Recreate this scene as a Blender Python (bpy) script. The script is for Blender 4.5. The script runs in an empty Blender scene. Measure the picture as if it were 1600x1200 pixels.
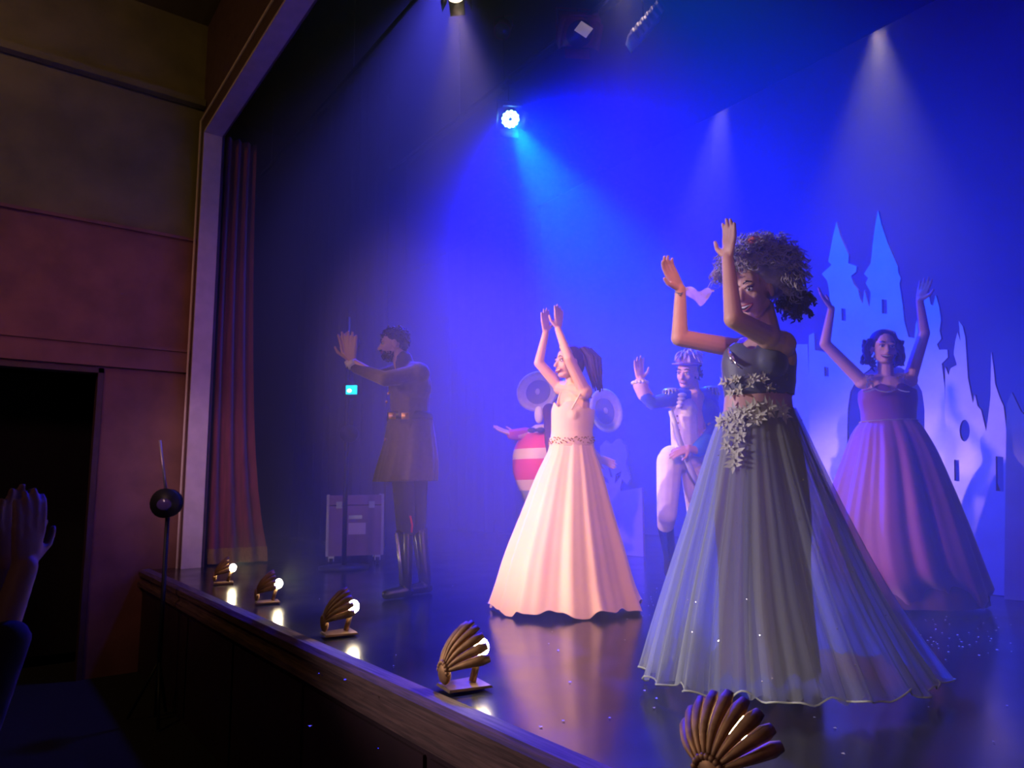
import bpy, bmesh, math, random
import numpy as np
from mathutils import Vector, Matrix
random.seed(7)
PI = math.pi
sc = bpy.context.scene
COL = sc.collection

# ------------------------------------------------------------------ camera
FPX = 1100.0
TH = math.atan(163 / FPX)
CAM = Vector((0, 0, .78))
F = Vector((-.8, .6, 0)); R = Vector((.6, .8, 0)); Z = Vector((0, 0, 1))
FW = F * math.cos(TH) + Z * math.sin(TH)
UP = Z * math.cos(TH) - F * math.sin(TH)
RL = math.radians(.8)      # the phone was held slightly tilted
RC = R * math.cos(RL) - UP * math.sin(RL)
UC = UP * math.cos(RL) + R * math.sin(RL)
cd = bpy.data.cameras.new('camera'); cam = bpy.data.objects.new('camera', cd); COL.objects.link(cam)
cd.sensor_width = 36; cd.lens = FPX / 1600 * 36; cd.clip_start = .05; cd.clip_end = 100
M = Matrix((RC, UC, -FW)).transposed().to_4x4(); M.translation = CAM
cam.matrix_world = M
sc.camera = cam
cd.dof.use_dof = False

def ray(px, py):
    return FW + RC * ((px - 800) / FPX) + UC * ((600 - py) / FPX)
def P(px, py, d):
    r = ray(px, py); return CAM + r * (d / r.dot(F))
def PY(px, py, Y):
    r = ray(px, py); return CAM + r * (Y / r.y)

# ------------------------------------------------------------------ world, exposure
w = bpy.data.worlds.new('world'); sc.world = w; w.use_nodes = True
w.node_tree.nodes['Background'].inputs[0].default_value = (.25, .25, .6, 1)
w.node_tree.nodes['Background'].inputs[1].default_value = .0
vs = sc.view_settings; vs.view_transform = 'Standard'; vs.look = 'None'; vs.gamma = 1; vs.exposure = 0
vs.use_curve_mapping = False
cy = sc.cycles
cy.use_denoising = True
try: cy.denoiser = 'OPENIMAGEDENOISE'
except Exception: pass
cy.max_bounces = 6; cy.diffuse_bounces = 2; cy.glossy_bounces = 3; cy.transmission_bounces = 3
cy.volume_bounces = 0; cy.transparent_max_bounces = 10
cy.sample_clamp_indirect = 3; cy.sample_clamp_direct = 0
cy.filter_width = 2.0
cy.caustics_reflective = False; cy.caustics_refractive = False

def light(kind, name, loc, target, power, col, size=.1, angle=40, blend=.5, parent=None, vol=1.0):
    l = bpy.data.lights.new(name, kind); l.energy = power; l.color = col
    o = bpy.data.objects.new(name, l); COL.objects.link(o)
    if kind == 'SPOT':
        l.shadow_soft_size = size; l.spot_size = math.radians(angle); l.spot_blend = blend
    elif kind == 'AREA': l.size = size
    else: l.shadow_soft_size = size
    l.volume_factor = vol if hasattr(l, 'volume_factor') else 1
    o.location = loc
    if target is not None:
        o.rotation_euler = (Vector(target) - Vector(loc)).to_track_quat('-Z', 'Y').to_euler()
    return o

LAMPS = []   # (kind of housing, position, target) built further down
BLUE = (0.0, .03, 1.0)
# the blue par can that faces the house
PAR = P(797, 185, 8.3)
PM = PAR + Vector((.06, -.02, -.08))
light('SPOT', 'par_beam', PM, (-2.6, 3.9, .2), 5600, (0, .13, 1), .05, 26, .8)
light('SPOT', 'par_spill', PM, (-4.2, 4.9, 1.9), 15500, (0, .003, 1), .12, 86, 1)
# blue wash on the back cloth (behind the border) and over the castle
light('SPOT', 'blue_cloth_wash', (-6.8, 7.3, 6.6), (-6.2, 8.6, 2.0), 160, BLUE, .3, 120, 1)
light('SPOT', 'blue_cloth_wash', (-2.0, 7.3, 6.6), (-2.0, 8.6, 1.5), 70, BLUE, .3, 110, 1)
light('SPOT', 'blue_front_wash', (-3.6, 2.3, 6.3), (-2.5, 5.9, 2.6), 3000, (0, .13, 1), .2, 36, 1)
light('SPOT', 'blue_side_wash', (-6.9, 4.2, 7.3), (-7.2, 3.6, 0), 1300, (.08, .07, 1), .3, 72, 1)  # added unseen lamp, tints the haze at left blue
# warm white profile spots behind the black border
TOP1 = PY(1372, 28, 6.9); TOP2 = PY(1132, 142, 6.9)
light('SPOT', 'white_beam', TOP1 + Vector((.12, -.75, -3)).normalized() * .06, TOP1 + Vector((.12, -.75, -3)), 290, (1, .78, .56), .05, 40, 1)
light('SPOT', 'white_beam', TOP2 + Vector((-.2, -.6, -3)).normalized() * .06, TOP2 + Vector((-.2, -.6, -3)), 280, (.72, .58, .95), .05, 36, 1)
TOP3 = PY(960, -70, 4.9); TOP4 = PY(712, -8, 3.4)
light('SPOT', 'white_beam', TOP3 + Vector((.5, .2, -3)).normalized() * .06, TOP3 + Vector((.35, .1, -3)), 80, (1, .68, .58), .05, 60, 1)
light('SPOT', 'white_beam', TOP4 + Vector((.15, .2, -3)).normalized() * .06, TOP4 + Vector((.15, .2, -3)), 150, (1, .66, .45), .05, 46, 1)
# front of house: followspot on the pale pink gown, mauve wash on castle side
CIN = P(885, 800, 4.7)
light('SPOT', 'front_spot', (-6.0, -6.4, 4.6), CIN + Vector((.10, 0, .32)), 6300, (1, .60, .25), .08, 13.5, .6)
light('SPOT', 'front_spot', (2.6, -3.6, 4.6), CIN + Vector((0, 0, .2)), 2300, (1, .38, .36), .08, 14, .5)
light('SPOT', 'front_mauve', (-7.3, -4.6, 3.4), (-2.0, 5.8, .3), 3600, (.85, .44, .50), .1, 17, .8)
light('SPOT', 'front_fill', (1.6, -3.0, 3.4), (-2.0, 2.6, .9), 110, (1, .50, .5), .2, 42, 1)  # added unseen fills, this and the next, for the silver gown
light('SPOT', 'front_fill', (-6.6, -4.0, 3.4), (-1.9, 2.6, .75), 2300, (.95, .78, .88), .2, 25, 1)
light('SPOT', 'officer_fill', (-3.5, -4.0, 4.0), (-6.6, 3.0, 1.2), 420, (.8, .42, .62), .1, 36, 1)  # added unseen fill, lifts the left haze and the officer
# dim house light
light('AREA', 'house_light', (-5.4, -2.8, 5.0), (-8.3, -.2, 4.0), 24, (1, .60, .18), .5)
light('SPOT', 'wall_spill_fill', (-4.2, -.6, 3.2), (-8.3, 1.2, 1.9), 85, (1, .36, .40), .3, 62, 1)  # added unseen spot in place of pink stage spill on the side wall
light('SPOT', 'frame_spill_fill', (-4.6, -1.0, 2.6), (-8.0, 1.8, 1.0), 200, (.85, .55, .8), .2, 26, 1)  # added unseen spot in place of stage light on the pale frame

# ------------------------------------------------------------------ materials
def mat(name, col, rough=.6, metal=0, var=0, scale=20, bump=0, emit=None, es=0, spec=.5, coat=0, sheen=0, col2=None, stretch=(1, 1, 1), alpha=1, trans=0):
    m = bpy.data.materials.new(name); m.use_nodes = True
    nt = m.node_tree; b = nt.nodes['Principled BSDF']
    b.inputs['Base Color'].default_value = (*col, 1); b.inputs['Roughness'].default_value = rough
    b.inputs['Metallic'].default_value = metal; b.inputs['Specular IOR Level'].default_value = spec
    b.inputs['Coat Weight'].default_value = coat; b.inputs['Sheen Weight'].default_value = sheen
    b.inputs['Alpha'].default_value = alpha
    if emit: b.inputs['Emission Color'].default_value = (*emit, 1); b.inputs['Emission Strength'].default_value = es
    if var or bump or col2:
        tc = nt.nodes.new('ShaderNodeTexCoord'); mp = nt.nodes.new('ShaderNodeMapping'); mp.inputs['Scale'].default_value = stretch
        nz = nt.nodes.new('ShaderNodeTexNoise'); nz.inputs['Scale'].default_value = scale; nz.inputs['Detail'].default_value = 5
        nt.links.new(tc.outputs['Object'], mp.inputs[0]); nt.links.new(mp.outputs[0], nz.inputs['Vector'])
        cr = nt.nodes.new('ShaderNodeValToRGB'); c2 = col2 or tuple(c * (1 - var) for c in col)
        cr.color_ramp.elements[0].color = (*c2, 1); cr.color_ramp.elements[1].color = (*col, 1)
        cr.color_ramp.elements[0].position = .35; cr.color_ramp.elements[1].position = .65
        nt.links.new(nz.outputs['Fac'], cr.inputs[0]); nt.links.new(cr.outputs[0], b.inputs['Base Color'])
        if bump:
            bp = nt.nodes.new('ShaderNodeBump'); bp.inputs['Strength'].default_value = bump; bp.inputs['Distance'].default_value = .01
            nt.links.new(nz.outputs['Fac'], bp.inputs['Height']); nt.links.new(bp.outputs[0], b.inputs['Normal'])
    return m

def tulle(name, col, a0, trans=.5):
    """sheer net: part see-through, part diffuse and translucent cloth, denser where it turns away"""
    m = bpy.data.materials.new(name); m.use_nodes = True; nt = m.node_tree
    for n in list(nt.nodes): nt.nodes.remove(n)
    out = nt.nodes.new('ShaderNodeOutputMaterial'); mx = nt.nodes.new('ShaderNodeMixShader'); tr = nt.nodes.new('ShaderNodeBsdfTransparent')
    d = nt.nodes.new('ShaderNodeBsdfDiffuse'); t = nt.nodes.new('ShaderNodeBsdfTranslucent'); m2 = nt.nodes.new('ShaderNodeMixShader')
    d.inputs[0].default_value = (*col, 1); t.inputs[0].default_value = (*col, 1); m2.inputs[0].default_value = trans
    nt.links.new(d.outputs[0], m2.inputs[1]); nt.links.new(t.outputs[0], m2.inputs[2])
    lw = nt.nodes.new('ShaderNodeLayerWeight'); lw.inputs[0].default_value = .35
    ma = nt.nodes.new('ShaderNodeMapRange'); ma.inputs[3].default_value = a0; ma.inputs[4].default_value = min(1, a0 + .45)
    nt.links.new(lw.outputs['Facing'], ma.inputs[0]); nt.links.new(ma.outputs[0], mx.inputs[0])
    nt.links.new(tr.outputs[0], mx.inputs[1]); nt.links.new(m2.outputs[0], mx.inputs[2]); nt.links.new(mx.outputs[0], out.inputs[0])
    return m

BLACK = mat('black_paint', (.012, .012, .014), .5)
BLACKCLOTH = mat('black_serge', (.012, .012, .016), .95, var=.3, scale=60, bump=.2)
STAGEFLOOR = mat('black_vinyl', (.018, .018, .022), .22, var=.5, scale=2.5, spec=.6)
nt = STAGEFLOOR.node_tree
_n = nt.nodes.new('ShaderNodeTexNoise'); _n.inputs['Scale'].default_value = 3.2; _n.inputs['Detail'].default_value = 8
_r = nt.nodes.new('ShaderNodeMapRange'); _r.inputs[3].default_value = .10; _r.inputs[4].default_value = .30
_t = nt.nodes.new('ShaderNodeTexCoord'); nt.links.new(_t.outputs['Object'], _n.inputs['Vector'])
nt.links.new(_n.outputs['Fac'], _r.inputs[0]); nt.links.new(_r.outputs[0], nt.nodes['Principled BSDF'].inputs['Roughness'])
WALLRED = mat('maroon_wall_paint', (.28, .125, .12), .85, var=.25, scale=3, bump=.15)
WALLUP = mat('dark_olive_plaster', (.26, .22, .12), .9, var=.3, scale=2, bump=.1)
CEIL = mat('dark_ceiling_paint', (.12, .09, .06), .9, var=.2, scale=2)
FRAMEP = mat('pale_pink_gloss_paint', (.72, .55, .58), .5, var=.12, scale=8)
FRAMED = mat('plum_moulding_paint', (.10, .05, .075), .6, var=.2, scale=8)
VELVET = mat('red_velvet', (.22, .035, .075), .9, var=.4, scale=6, sheen=.4, stretch=(4, 4, .4))
FRINGE = mat('old_gold_fringe', (.34, .18, .08), .7, var=.5, scale=90, stretch=(3, 3, .2), bump=.4)
WOOD = mat('worn_brown_timber', (.17, .085, .075), .75, var=.55, scale=9, bump=.3, stretch=(.5, 8, 8))
FASCIA = mat('oxblood_board', (.045, .014, .02), .6, var=.3, scale=5)
HFLOOR = mat('dark_carpet', (.02, .018, .022), 1, var=.3, scale=40)
CYC = mat('grey_backcloth', (.22, .23, .30), .95, var=.12, scale=1.2)
CASTLE = mat('white_scenic_paint', (.74, .73, .78), .85, var=.14, scale=4, bump=.1)
CASTLE2 = mat('stone_scenic_paint', (.62, .55, .48), .85, var=.14, scale=4, bump=.1)
EDGE = mat('raw_plywood', (.30, .2, .12), .8, var=.2, scale=15)
STEEL = mat('bare_steel', (.5, .5, .52), .35, 1)
GOLD = mat('antique_gold', (.46, .25, .10), .6, .55, var=.5, scale=18)
BRONZE = mat('dark_bronze', (.20, .12, .07), .4, .7, var=.4, scale=20)
BULB = mat('lit_bulb', (1, .9, .7), .3, emit=(1, .82, .50), es=95)
SKIN = mat('skin', (.72, .44, .34), .5, var=.08, scale=12)
SKIN2 = mat('skin_olive', (.68, .42, .33), .5, var=.08, scale=12)
EYEW = mat('eye_white', (.8, .78, .76), .2)
IRIS = mat('dark_iris', (.03, .02, .015), .2)
LIPS = mat('rose_lips', (.42, .10, .10), .45)
TEETH = mat('teeth', (.85, .82, .76), .3)

# ------------------------------------------------------------------ mesh helpers
class MB:
    def __init__(s): s.v = []; s.f = []
    def add(s, v, f):
        o = len(s.v); s.v += [tuple(p) for p in v]; s.f += [tuple(i + o for i in q) for q in f]; return s
    def build(s, name, m, parent=None, smooth=True):
        me = bpy.data.meshes.new(name)
        off = root_loc(parent)
        me.from_pydata([(p[0] - off[0], p[1] - off[1], p[2] - off[2]) for p in s.v], [], s.f)
        me.materials.append(m)
        bm = bmesh.new(); bm.from_mesh(me); bmesh.ops.recalc_face_normals(bm, faces=bm.faces); bm.to_mesh(me); bm.free()
        if smooth:
            for p in me.polygons: p.use_smooth = True
        me.update()
        o = bpy.data.objects.new(name, me); COL.objects.link(o)
        if parent: o.parent = parent
        return o
    # shapes
    def box(s, a, b):
        (x0, y0, z0), (x1, y1, z1) = a, b
        v = [(x, y, z) for x in (x0, x1) for y in (y0, y1) for z in (z0, z1)]
        return s.add(v, [(0, 1, 3, 2), (4, 6, 7, 5), (0, 4, 5, 1), (2, 3, 7, 6), (0, 2, 6, 4), (1, 5, 7, 3)])
    def obox(s, c, ax, h):
        """box round c, ax three unit vectors, h three half sizes"""
        c = Vector(c); v = [c + ax[0] * (i * h[0]) + ax[1] * (j * h[1]) + ax[2] * (k * h[2]) for i in (-1, 1) for j in (-1, 1) for k in (-1, 1)]
        return s.add(v, [(0, 1, 3, 2), (4, 6, 7, 5), (0, 4, 5, 1), (2, 3, 7, 6), (0, 2, 6, 4), (1, 5, 7, 3)])
    def tube(s, pts, rad, n=10, caps=True, flat=None):
        pts = [Vector(p) for p in pts]; k = len(pts)
        if not hasattr(rad, '__len__'): rad = [rad] * k
        t0 = (pts[1] - pts[0]).normalized(); a = Vector((0, 0, 1)) if abs(t0.z) < .9 else Vector((1, 0, 0))
        u = t0.cross(a).normalized(); o = len(s.v); vv = []
        for i, p in enumerate(pts):
            t = (pts[min(i + 1, k - 1)] - pts[max(i - 1, 0)]).normalized()
            u = (u - t * u.dot(t)).normalized(); w_ = t.cross(u)
            for j in range(n):
                an = 2 * PI * j / n; vv.append(p + (u * math.cos(an) + w_ * math.sin(an)) * rad[i])
        f = [(i * n + j, i * n + (j + 1) % n, (i + 1) * n + (j + 1) % n, (i + 1) * n + j) for i in range(k - 1) for j in range(n)]
        if caps: f += [tuple(range(n)), tuple(range((k - 1) * n, k * n))]
        return s.add(vv, f)
    def cap(s, p0, p1, r0, r1=None, n=12):
        """rounded tapered limb"""
        p0 = Vector(p0); p1 = Vector(p1); r1 = r0 if r1 is None else r1; d = p1 - p0
        L = d.length or 1e-5; t = d / L; ps = []; rs = []
        for k in range(1, 5): a = PI / 2 * k / 4; ps.append(p0 - t * (r0 * math.cos(a))); rs.append(r0 * math.sin(a))
        for k in range(4, 0, -1): a = PI / 2 * k / 4; ps.append(p1 + t * (r1 * math.cos(a))); rs.append(r1 * math.sin(a))
        return s.tube(ps, rs, n)
    def ell(s, c, r, ax=(Vector((1, 0, 0)), Vector((0, 1, 0)), Vector((0, 0, 1))), nu=16, nv=10):
        c = Vector(c); v = [c - ax[2] * r[2]]
        for i in range(1, nv):
            b = -PI / 2 + PI * i / nv
            for j in range(nu):
                a = 2 * PI * j / nu
                v.append(c + ax[0] * (r[0] * math.cos(b) * math.cos(a)) + ax[1] * (r[1] * math.cos(b) * math.sin(a)) + ax[2] * (r[2] * math.sin(b)))
        v.append(c + ax[2] * r[2]); f = [(0, 1 + (j + 1) % nu, 1 + j) for j in range(nu)]
        f += [(1 + i * nu + j, 1 + i * nu + (j + 1) % nu, 1 + (i + 1) * nu + (j + 1) % nu, 1 + (i + 1) * nu + j) for i in range(nv - 2) for j in range(nu)]
        b = len(v) - 1; f += [(b, 1 + (nv - 2) * nu + j, 1 + (nv - 2) * nu + (j + 1) % nu) for j in range(nu)]
        return s.add(v, f)

def ering(mb, rings, n=28):
    o = [tuple(Vector(c) + R * (a * math.cos(2 * PI * j / n)) - F * (b * math.sin(2 * PI * j / n))) for c, a, b in rings for j in range(n)]
    k = len(rings); mb.add(o, [(i * n + j, i * n + (j + 1) % n, (i + 1) * n + (j + 1) % n, (i + 1) * n + j) for i in range(k - 1) for j in range(n)] + [tuple(range(n)), tuple(range((k - 1) * n, k * n))])
def bodice(rings, ctr, f, s, bust, top, amp, dip, back, m, parent, voxel=.005, rb=.052, sp=.055, fw=.05):
    """fitted bodice welded from body rings and a soft bust, cut along a sweetheart neckline at height top"""
    mb = MB(); ering(mb, rings)
    for sg in (-1, 1): mb.ell(bust + f * fw + s * (sp * sg), (rb * 1.15, rb, rb * 1.15), (s, f, Z))
    mb.ell(bust + f * fw * .75 - Z * .02, (sp * 1.6, rb, rb * .9), (s, f, Z))
    o = remesh(mb, 'bodice', m, parent, voxel, 22, .5); rl = root_loc(parent)
    bm = bmesh.new(); bm.from_mesh(o.data); zb = min(v.co.z for v in bm.verts) + .012; kill = []
    for v in bm.verts:
        p = v.co + rl - ctr; x = p.dot(s) / .1; y = p.dot(f); fr = max(0, min(1, .5 + y / .12))
        zn = top + fr * (amp * math.exp(-((abs(x) - .62) / .45) ** 2) - dip * math.exp(-(x / .22) ** 2)) - (1 - fr) * back
        if (v.co + rl).z > zn or v.co.z < zb: kill.append(v)
    bmesh.ops.delete(bm, geom=kill, context='VERTS'); bm.to_mesh(o.data); bm.free()
    md = o.modifiers.new('t', 'SOLIDIFY'); md.thickness = .004; md.offset = 1
    return o
def root_loc(p):
    l = Vector((0, 0, 0))
    while p is not None: l += p.location; p = p.parent
    return l
def tag(o, label=None, cat=None, group=None, kind=None):
    if label: o['label'] = label
    if cat: o['category'] = cat
    if group: o['group'] = group
    if kind: o['kind'] = kind
    return o
def thing(name, loc, label, cat, group=None):
    o = bpy.data.objects.new(name, None); COL.objects.link(o); o.location = loc; o.empty_display_size = .1
    return tag(o, label, cat, group)
def struct(name, mb, m, parent=None):
    o = mb.build(name, m, parent, False)
    if parent is None: o['kind'] = 'structure'
    return o
DG = bpy.context.evaluated_depsgraph_get
def remesh(mb, name, m, parent, voxel=.006, smooth=3, fac=.5):
    """weld overlapping limbs into one continuous surface"""
    o = mb.build(name, m, parent)
    a = o.modifiers.new('r', 'REMESH'); a.mode = 'VOXEL'; a.voxel_size = voxel; a.use_smooth_shade = True
    b = o.modifiers.new('s', 'SMOOTH'); b.factor = fac; b.iterations = smooth
    me = bpy.data.meshes.new_from_object(o.evaluated_get(DG()))
    o.modifiers.clear(); old = o.data; o.data = me; me.name = name
    for p in me.polygons: p.use_smooth = True
    if not me.materials: me.materials.append(m)
    bpy.data.meshes.remove(old)
    return o

# ------------------------------------------------------------------ room shell
SX0, SX1 = -12.5, 4.5
YF, YP = 1.41, 1.76                     # stage front edge, proscenium plane
JX = PY(287, 882, YP).x
JT = P(345, 205, PY(287, 882, YP).dot(F)).z
b_ = MB(); b_.box((SX0, YF + .02, -.12), (SX1, 9.2, 0)); struct('floor', b_, STAGEFLOOR)
b_ = MB(); b_.box((-9.2, -9, -1.12), (7, YF, -1.0)); struct('floor_house', b_, HFLOOR)
b_ = MB(); b_.box((SX0, 9.0, -.1), (SX1, 9.2, 7.4)); struct('wall_back', b_, BLACK)
b_ = MB(); b_.box((SX0 - .2, YP, -.1), (SX0, 9.2, 7.4)); struct('wall_stage_left', b_, BLACK)
b_ = MB(); b_.box((SX1, YP, -.1), (SX1 + .2, 9.2, 7.4)); struct('wall_stage_right', b_, BLACK)
b_ = MB(); b_.box((SX0 - .2, YP, 7.4), (SX1 + .2, 9.2, 7.5)); struct('ceiling_stage', b_, BLACK)
b_ = MB(); b_.box((-9.2, -9, 6.3), (7, YP, 6.4)); struct('ceiling', b_, CEIL)
b_ = MB(); b_.box((-9.2, -9.2, -1.1), (7, -9, 6.4)); struct('wall_rear', b_, WALLRED)
b_ = MB(); b_.box((7, -9, -1.1), (7.2, YP, 6.4)); struct('wall_right', b_, WALLRED)
# proscenium wall with its opening
b_ = MB(); b_.box((JX, YP, JT), (4.2, YP + .2, 7.4)); b_.box((4.2, YP, -1), (7.2, YP + .2, 7.4)); b_.box((SX0, YP, -1), (JX, YP + .2, 7.4))
struct('wall_proscenium', b_, FRAMED)
# house side wall, doorway at its stage end
WX = JX - .16
yd = (CAM + ray(158, 640) * (WX / ray(158, 640).x)).y
b_ = MB(); zc = 3.62; zd = (CAM + ray(150, 575) * (WX / ray(150, 575).x)).z
b_.box((WX - .2, yd, -1), (WX, YP, zc)); b_.box((WX - .2, -.5, zd), (WX, yd, zc)); b_.box((WX - .2, -9, -1), (WX, -.5, zc))
w_l = struct('wall_left', b_, WALLRED)
b_ = MB(); b_.box((WX - .26, -9, zc), (WX - .05, YP, 6.3)); struct('wall_left_upper', b_, WALLUP)
b_ = MB(); b_.box((WX - .2, -9, zc - .035), (WX + .035, YP - .01, zc)); struct('trim_1', b_, WALLRED)
b_ = MB(); b_.box((WX, -.9, zd + .02), (WX + .05, YP - .02, zd + .24)); b_.box((WX, -.9, zd + .24), (WX + .075, YP - .02, zd + .27)); struct('trim_2', b_, WALLRED)
b_ = MB(); b_.box((WX, -9, 5.2), (WX + .10, YP - .01, 5.28)); struct('trim_3', b_, WALLUP)
b_ = MB(); b_.box((WX - 1.6, -.5, -1), (WX - 1.5, yd + .3, zd + .1)); struct('wall_lobby', b_, BLACKCLOTH)
b_ = MB(); b_.box((WX - .16, yd - .05, -1), (WX + .02, yd, zd)); b_.box((WX - .16, -.5, zd - .05), (WX + .02, yd, zd)); struct('door_1', b_, FRAMED)
# proscenium frame: pale reveal strip, jamb and head, and a slim outer bead
b_ = MB(); b_.box((JX - .002, YP - .03, -.02), (JX + .03, YP + .165, JT)); b_.box((JX, YP - .03, JT - .03), (4.2, YP + .165, JT)); struct('trim_4', b_, FRAMEP)
xb = JX - .07
b_ = MB(); b_.tube([(xb, YP - .05, 0), (xb, YP - .05, JT + .14), (4.2, YP - .05, JT + .14)], .012, 8); struct('trim_5', b_, FRAMEP)
b_ = MB(); b_.box((xb + .01, YP - .03, -1), (JX, YP + .02, JT + .1)); b_.box((JX, YP - .03, JT), (4.2, YP, JT + .1)); struct('trim_6', b_, FRAMED)
# stage front: nosing, step moulding, fascia
b_ = MB()
sec = [(YF + .05, .012), (YF - .02, .012), (YF - .045, -.01), (YF - .045, -.05), (YF - .02, -.065), (YF - .02, -.10), (YF - .05, -.115), (YF - .05, -.15), (YF, -.17), (YF + .05, -.17)]
n_ = len(sec); v_ = [(x, y, z) for x in (WX + .02, 4.2) for y, z in sec]
b_.add(v_, [(i, (i + 1) % n_, n_ + (i + 1) % n_, n_ + i) for i in range(n_)] + [tuple(range(n_)), tuple(range(n_, 2 * n_))])
struct('trim_7', b_, WOOD)
b_ = MB(); b_.box((WX + .02, YF, -1), (4.2, YF + .1, -.17)); fas = struct('wall_stage_front', b_, FASCIA)
for i in range(9):
    b_ = MB(); x = -7.4 + i * 1.25; b_.box((x, YF - .012, -.95), (x + 1.2, YF, -.2)); o = b_.build('panel', FASCIA, fas, False)

# ------------------------------------------------------------------ haze in the stage house
hz = bpy.data.materials.new('stage_haze'); hz.use_nodes = True; nt = hz.node_tree
for n in list(nt.nodes): nt.nodes.remove(n)
_o = nt.nodes.new('ShaderNodeOutputMaterial'); _v = nt.nodes.new('ShaderNodeVolumeScatter')
_v.inputs['Color'].default_value = (1, 1, 1, 1); _v.inputs['Density'].default_value = .072; _v.inputs['Anisotropy'].default_value = .25
nt.links.new(_v.outputs[0], _o.inputs['Volume'])
b_ = MB(); b_.box((SX0 + .02, YP + .02, .001), (SX1 - .02, 8.98, 7.38)); o = b_.build('haze', hz, None, False)
tag(o, 'thin blue-lit theatrical haze hanging over the whole stage', 'haze', kind='stuff')

# ------------------------------------------------------------------ cloths and drapes
def drape(name, x0, x1, y, z0, z1, m, amp=.06, fold=.22, axis='x', flare=0, rows=8, parent=None, thick=.012):
    mb = MB(); L = abs(x1 - x0); n = max(8, int(L / fold * 8)); ph = random.random() * 6
    for side in (0, 1):
        v = []
        for r in range(rows + 1):
            t = r / rows; z = z1 + (z0 - z1) * t
            for i in range(n + 1):
                s_ = i / n; a = amp * (.5 + .5 * t) * (math.sin(2 * PI * s_ * L / fold + ph) + .35 * math.sin(2 * PI * s_ * L / fold * 1.7 + ph * 2 + t))
                q = x0 + (x1 - x0) * s_ + flare * t ** 4 * (s_ - .3) + .02 * t * math.sin(9 * s_ + ph)
                p = (q, y + a + side * thick) if axis == 'x' else (y + a + side * thick, q)
                v.append((p[0], p[1], z))
        mb.add(v, [(r * (n + 1) + i, r * (n + 1) + i + 1, (r + 1) * (n + 1) + i + 1, (r + 1) * (n + 1) + i) for r in range(rows) for i in range(n)])
    return mb.build(name, m, parent)
BZ = PY(1350, 57, 6.5).z
t = thing('backcloth', (-4, 8.6, 0), 'wide pale backcloth washed blue, hanging at the very back of the stage', 'backcloth')
drape('cloth', SX0 + .3, SX1 - .3, 8.6, .02, 7.0, CYC, .02, .9, parent=t)
b_ = MB(); b_.tube([(SX0 + .3, 8.6, 7.02), (SX1 - .3, 8.6, 7.02)], .025, 8); b_.build('batten', STEEL, t)
t = thing('border_curtain', (-4, 6.5, BZ), 'black border curtain whose straight lower edge cuts off the two right-hand white beams', 'curtain')
drape('cloth', SX0 + .3, SX1 - .3, 6.5, BZ, 7.35, BLACKCLOTH, .0015, .5, parent=t)
for i, (x0, x1, y, lab) in enumerate([(-11.9, -8.7, 4.3, 'black masking leg hanging in the wing behind the officer in the long coat'),
                                 (-11.9, -8.9, 7.3, 'black masking leg at the back of the wing, near the end of the pale backcloth')]):
    t = thing('leg_curtain', ((x0 + x1) / 2, y, 0), lab, 'curtain')
    drape('cloth', x0, x1, y, .02, 7.3, BLACKCLOTH, .07, .3, parent=t)
HC = thing('house_curtain', (JX - .05, 2.2, 0), 'red velvet house curtain gathered behind the pale proscenium frame', 'curtain')
b1 = MB(); b2 = MB(); npt = 60; rows = 14; v1 = []; v2 = []
for r in range(rows + 1):
    t = r / rows; z = 4.9 + (.16 - 4.9) * t
    for i in range(npt + 1):
        s_ = i / npt; ysp = YP + .24 + s_ * (.34 + .16 * t ** 2 + .10 * t ** 8)
        x = JX - .03 + .035 * math.sin(s_ * 20 + .3 * math.sin(t * 5)) + .10 * t ** 2 * s_ - .05
        v1.append((x, ysp, z))
f1 = [(r * (npt + 1) + i, r * (npt + 1) + i + 1, (r + 1) * (npt + 1) + i + 1, (r + 1) * (npt + 1) + i) for r in range(rows) for i in range(npt)]
b1.add(v1, f1); b1.build('velvet', VELVET, HC)
last = v1[-(npt + 1):]
b2.add([(x + .012, y, .18) for x, y, z in last] + [(x + .02, y + .01, .02) for x, y, z in last], [(i, i + 1, npt + 2 + i, npt + 1 + i) for i in range(npt)])
b2.build('fringe', FRINGE, HC)

# ------------------------------------------------------------------ cut-out scenery
def crop4(x, y): return (1230 + x / 3, 320 + y / 3)
def crop8(x, y): return (1230 + x / 2.727, 560 + y / 2.727)
def flat_piece(name, outer, holes, Y, m, label, cat, thick=.03, parent=None):
    """plywood cut-out standing parallel to the footlights; outline given by sight lines onto its plane"""
    pts = [PY(*p, Y) for p in outer]; x0 = sum(p.x for p in pts) / len(pts); z0 = min(p.z for p in pts)
    cu = bpy.data.curves.new(name, 'CURVE'); cu.dimensions = '2D'; cu.fill_mode = 'BOTH'; cu.extrude = thick / 2
    for poly in [outer] + holes:
        q = [PY(*p, Y) for p in poly]; sp = cu.splines.new('POLY'); sp.points.add(len(q) - 1); sp.use_cyclic_u = True
        for i, p in enumerate(q): sp.points[i].co = (p.x - x0, max(p.z, 0.004), 0, 1)
    o = bpy.data.objects.new(name, cu); COL.objects.link(o)
    me = bpy.data.meshes.new_from_object(o.evaluated_get(DG())); bpy.data.objects.remove(o)
    me.transform(Matrix.Rotation(PI / 2, 4, 'X')); me.materials.clear(); me.materials.append(m); me.materials.append(EDGE)
    for p in me.polygons:
        p.use_smooth = False; p.material_index = 0 if abs(p.normal.y) > .7 else 1
    o = bpy.data.objects.new(name, me); COL.objects.link(o)
    root = thing(name + '_flat', (x0, Y, 0), label, cat); o.name = 'face'; o.parent = root; o.location = (0, 0, 0)
    return root, x0
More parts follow.
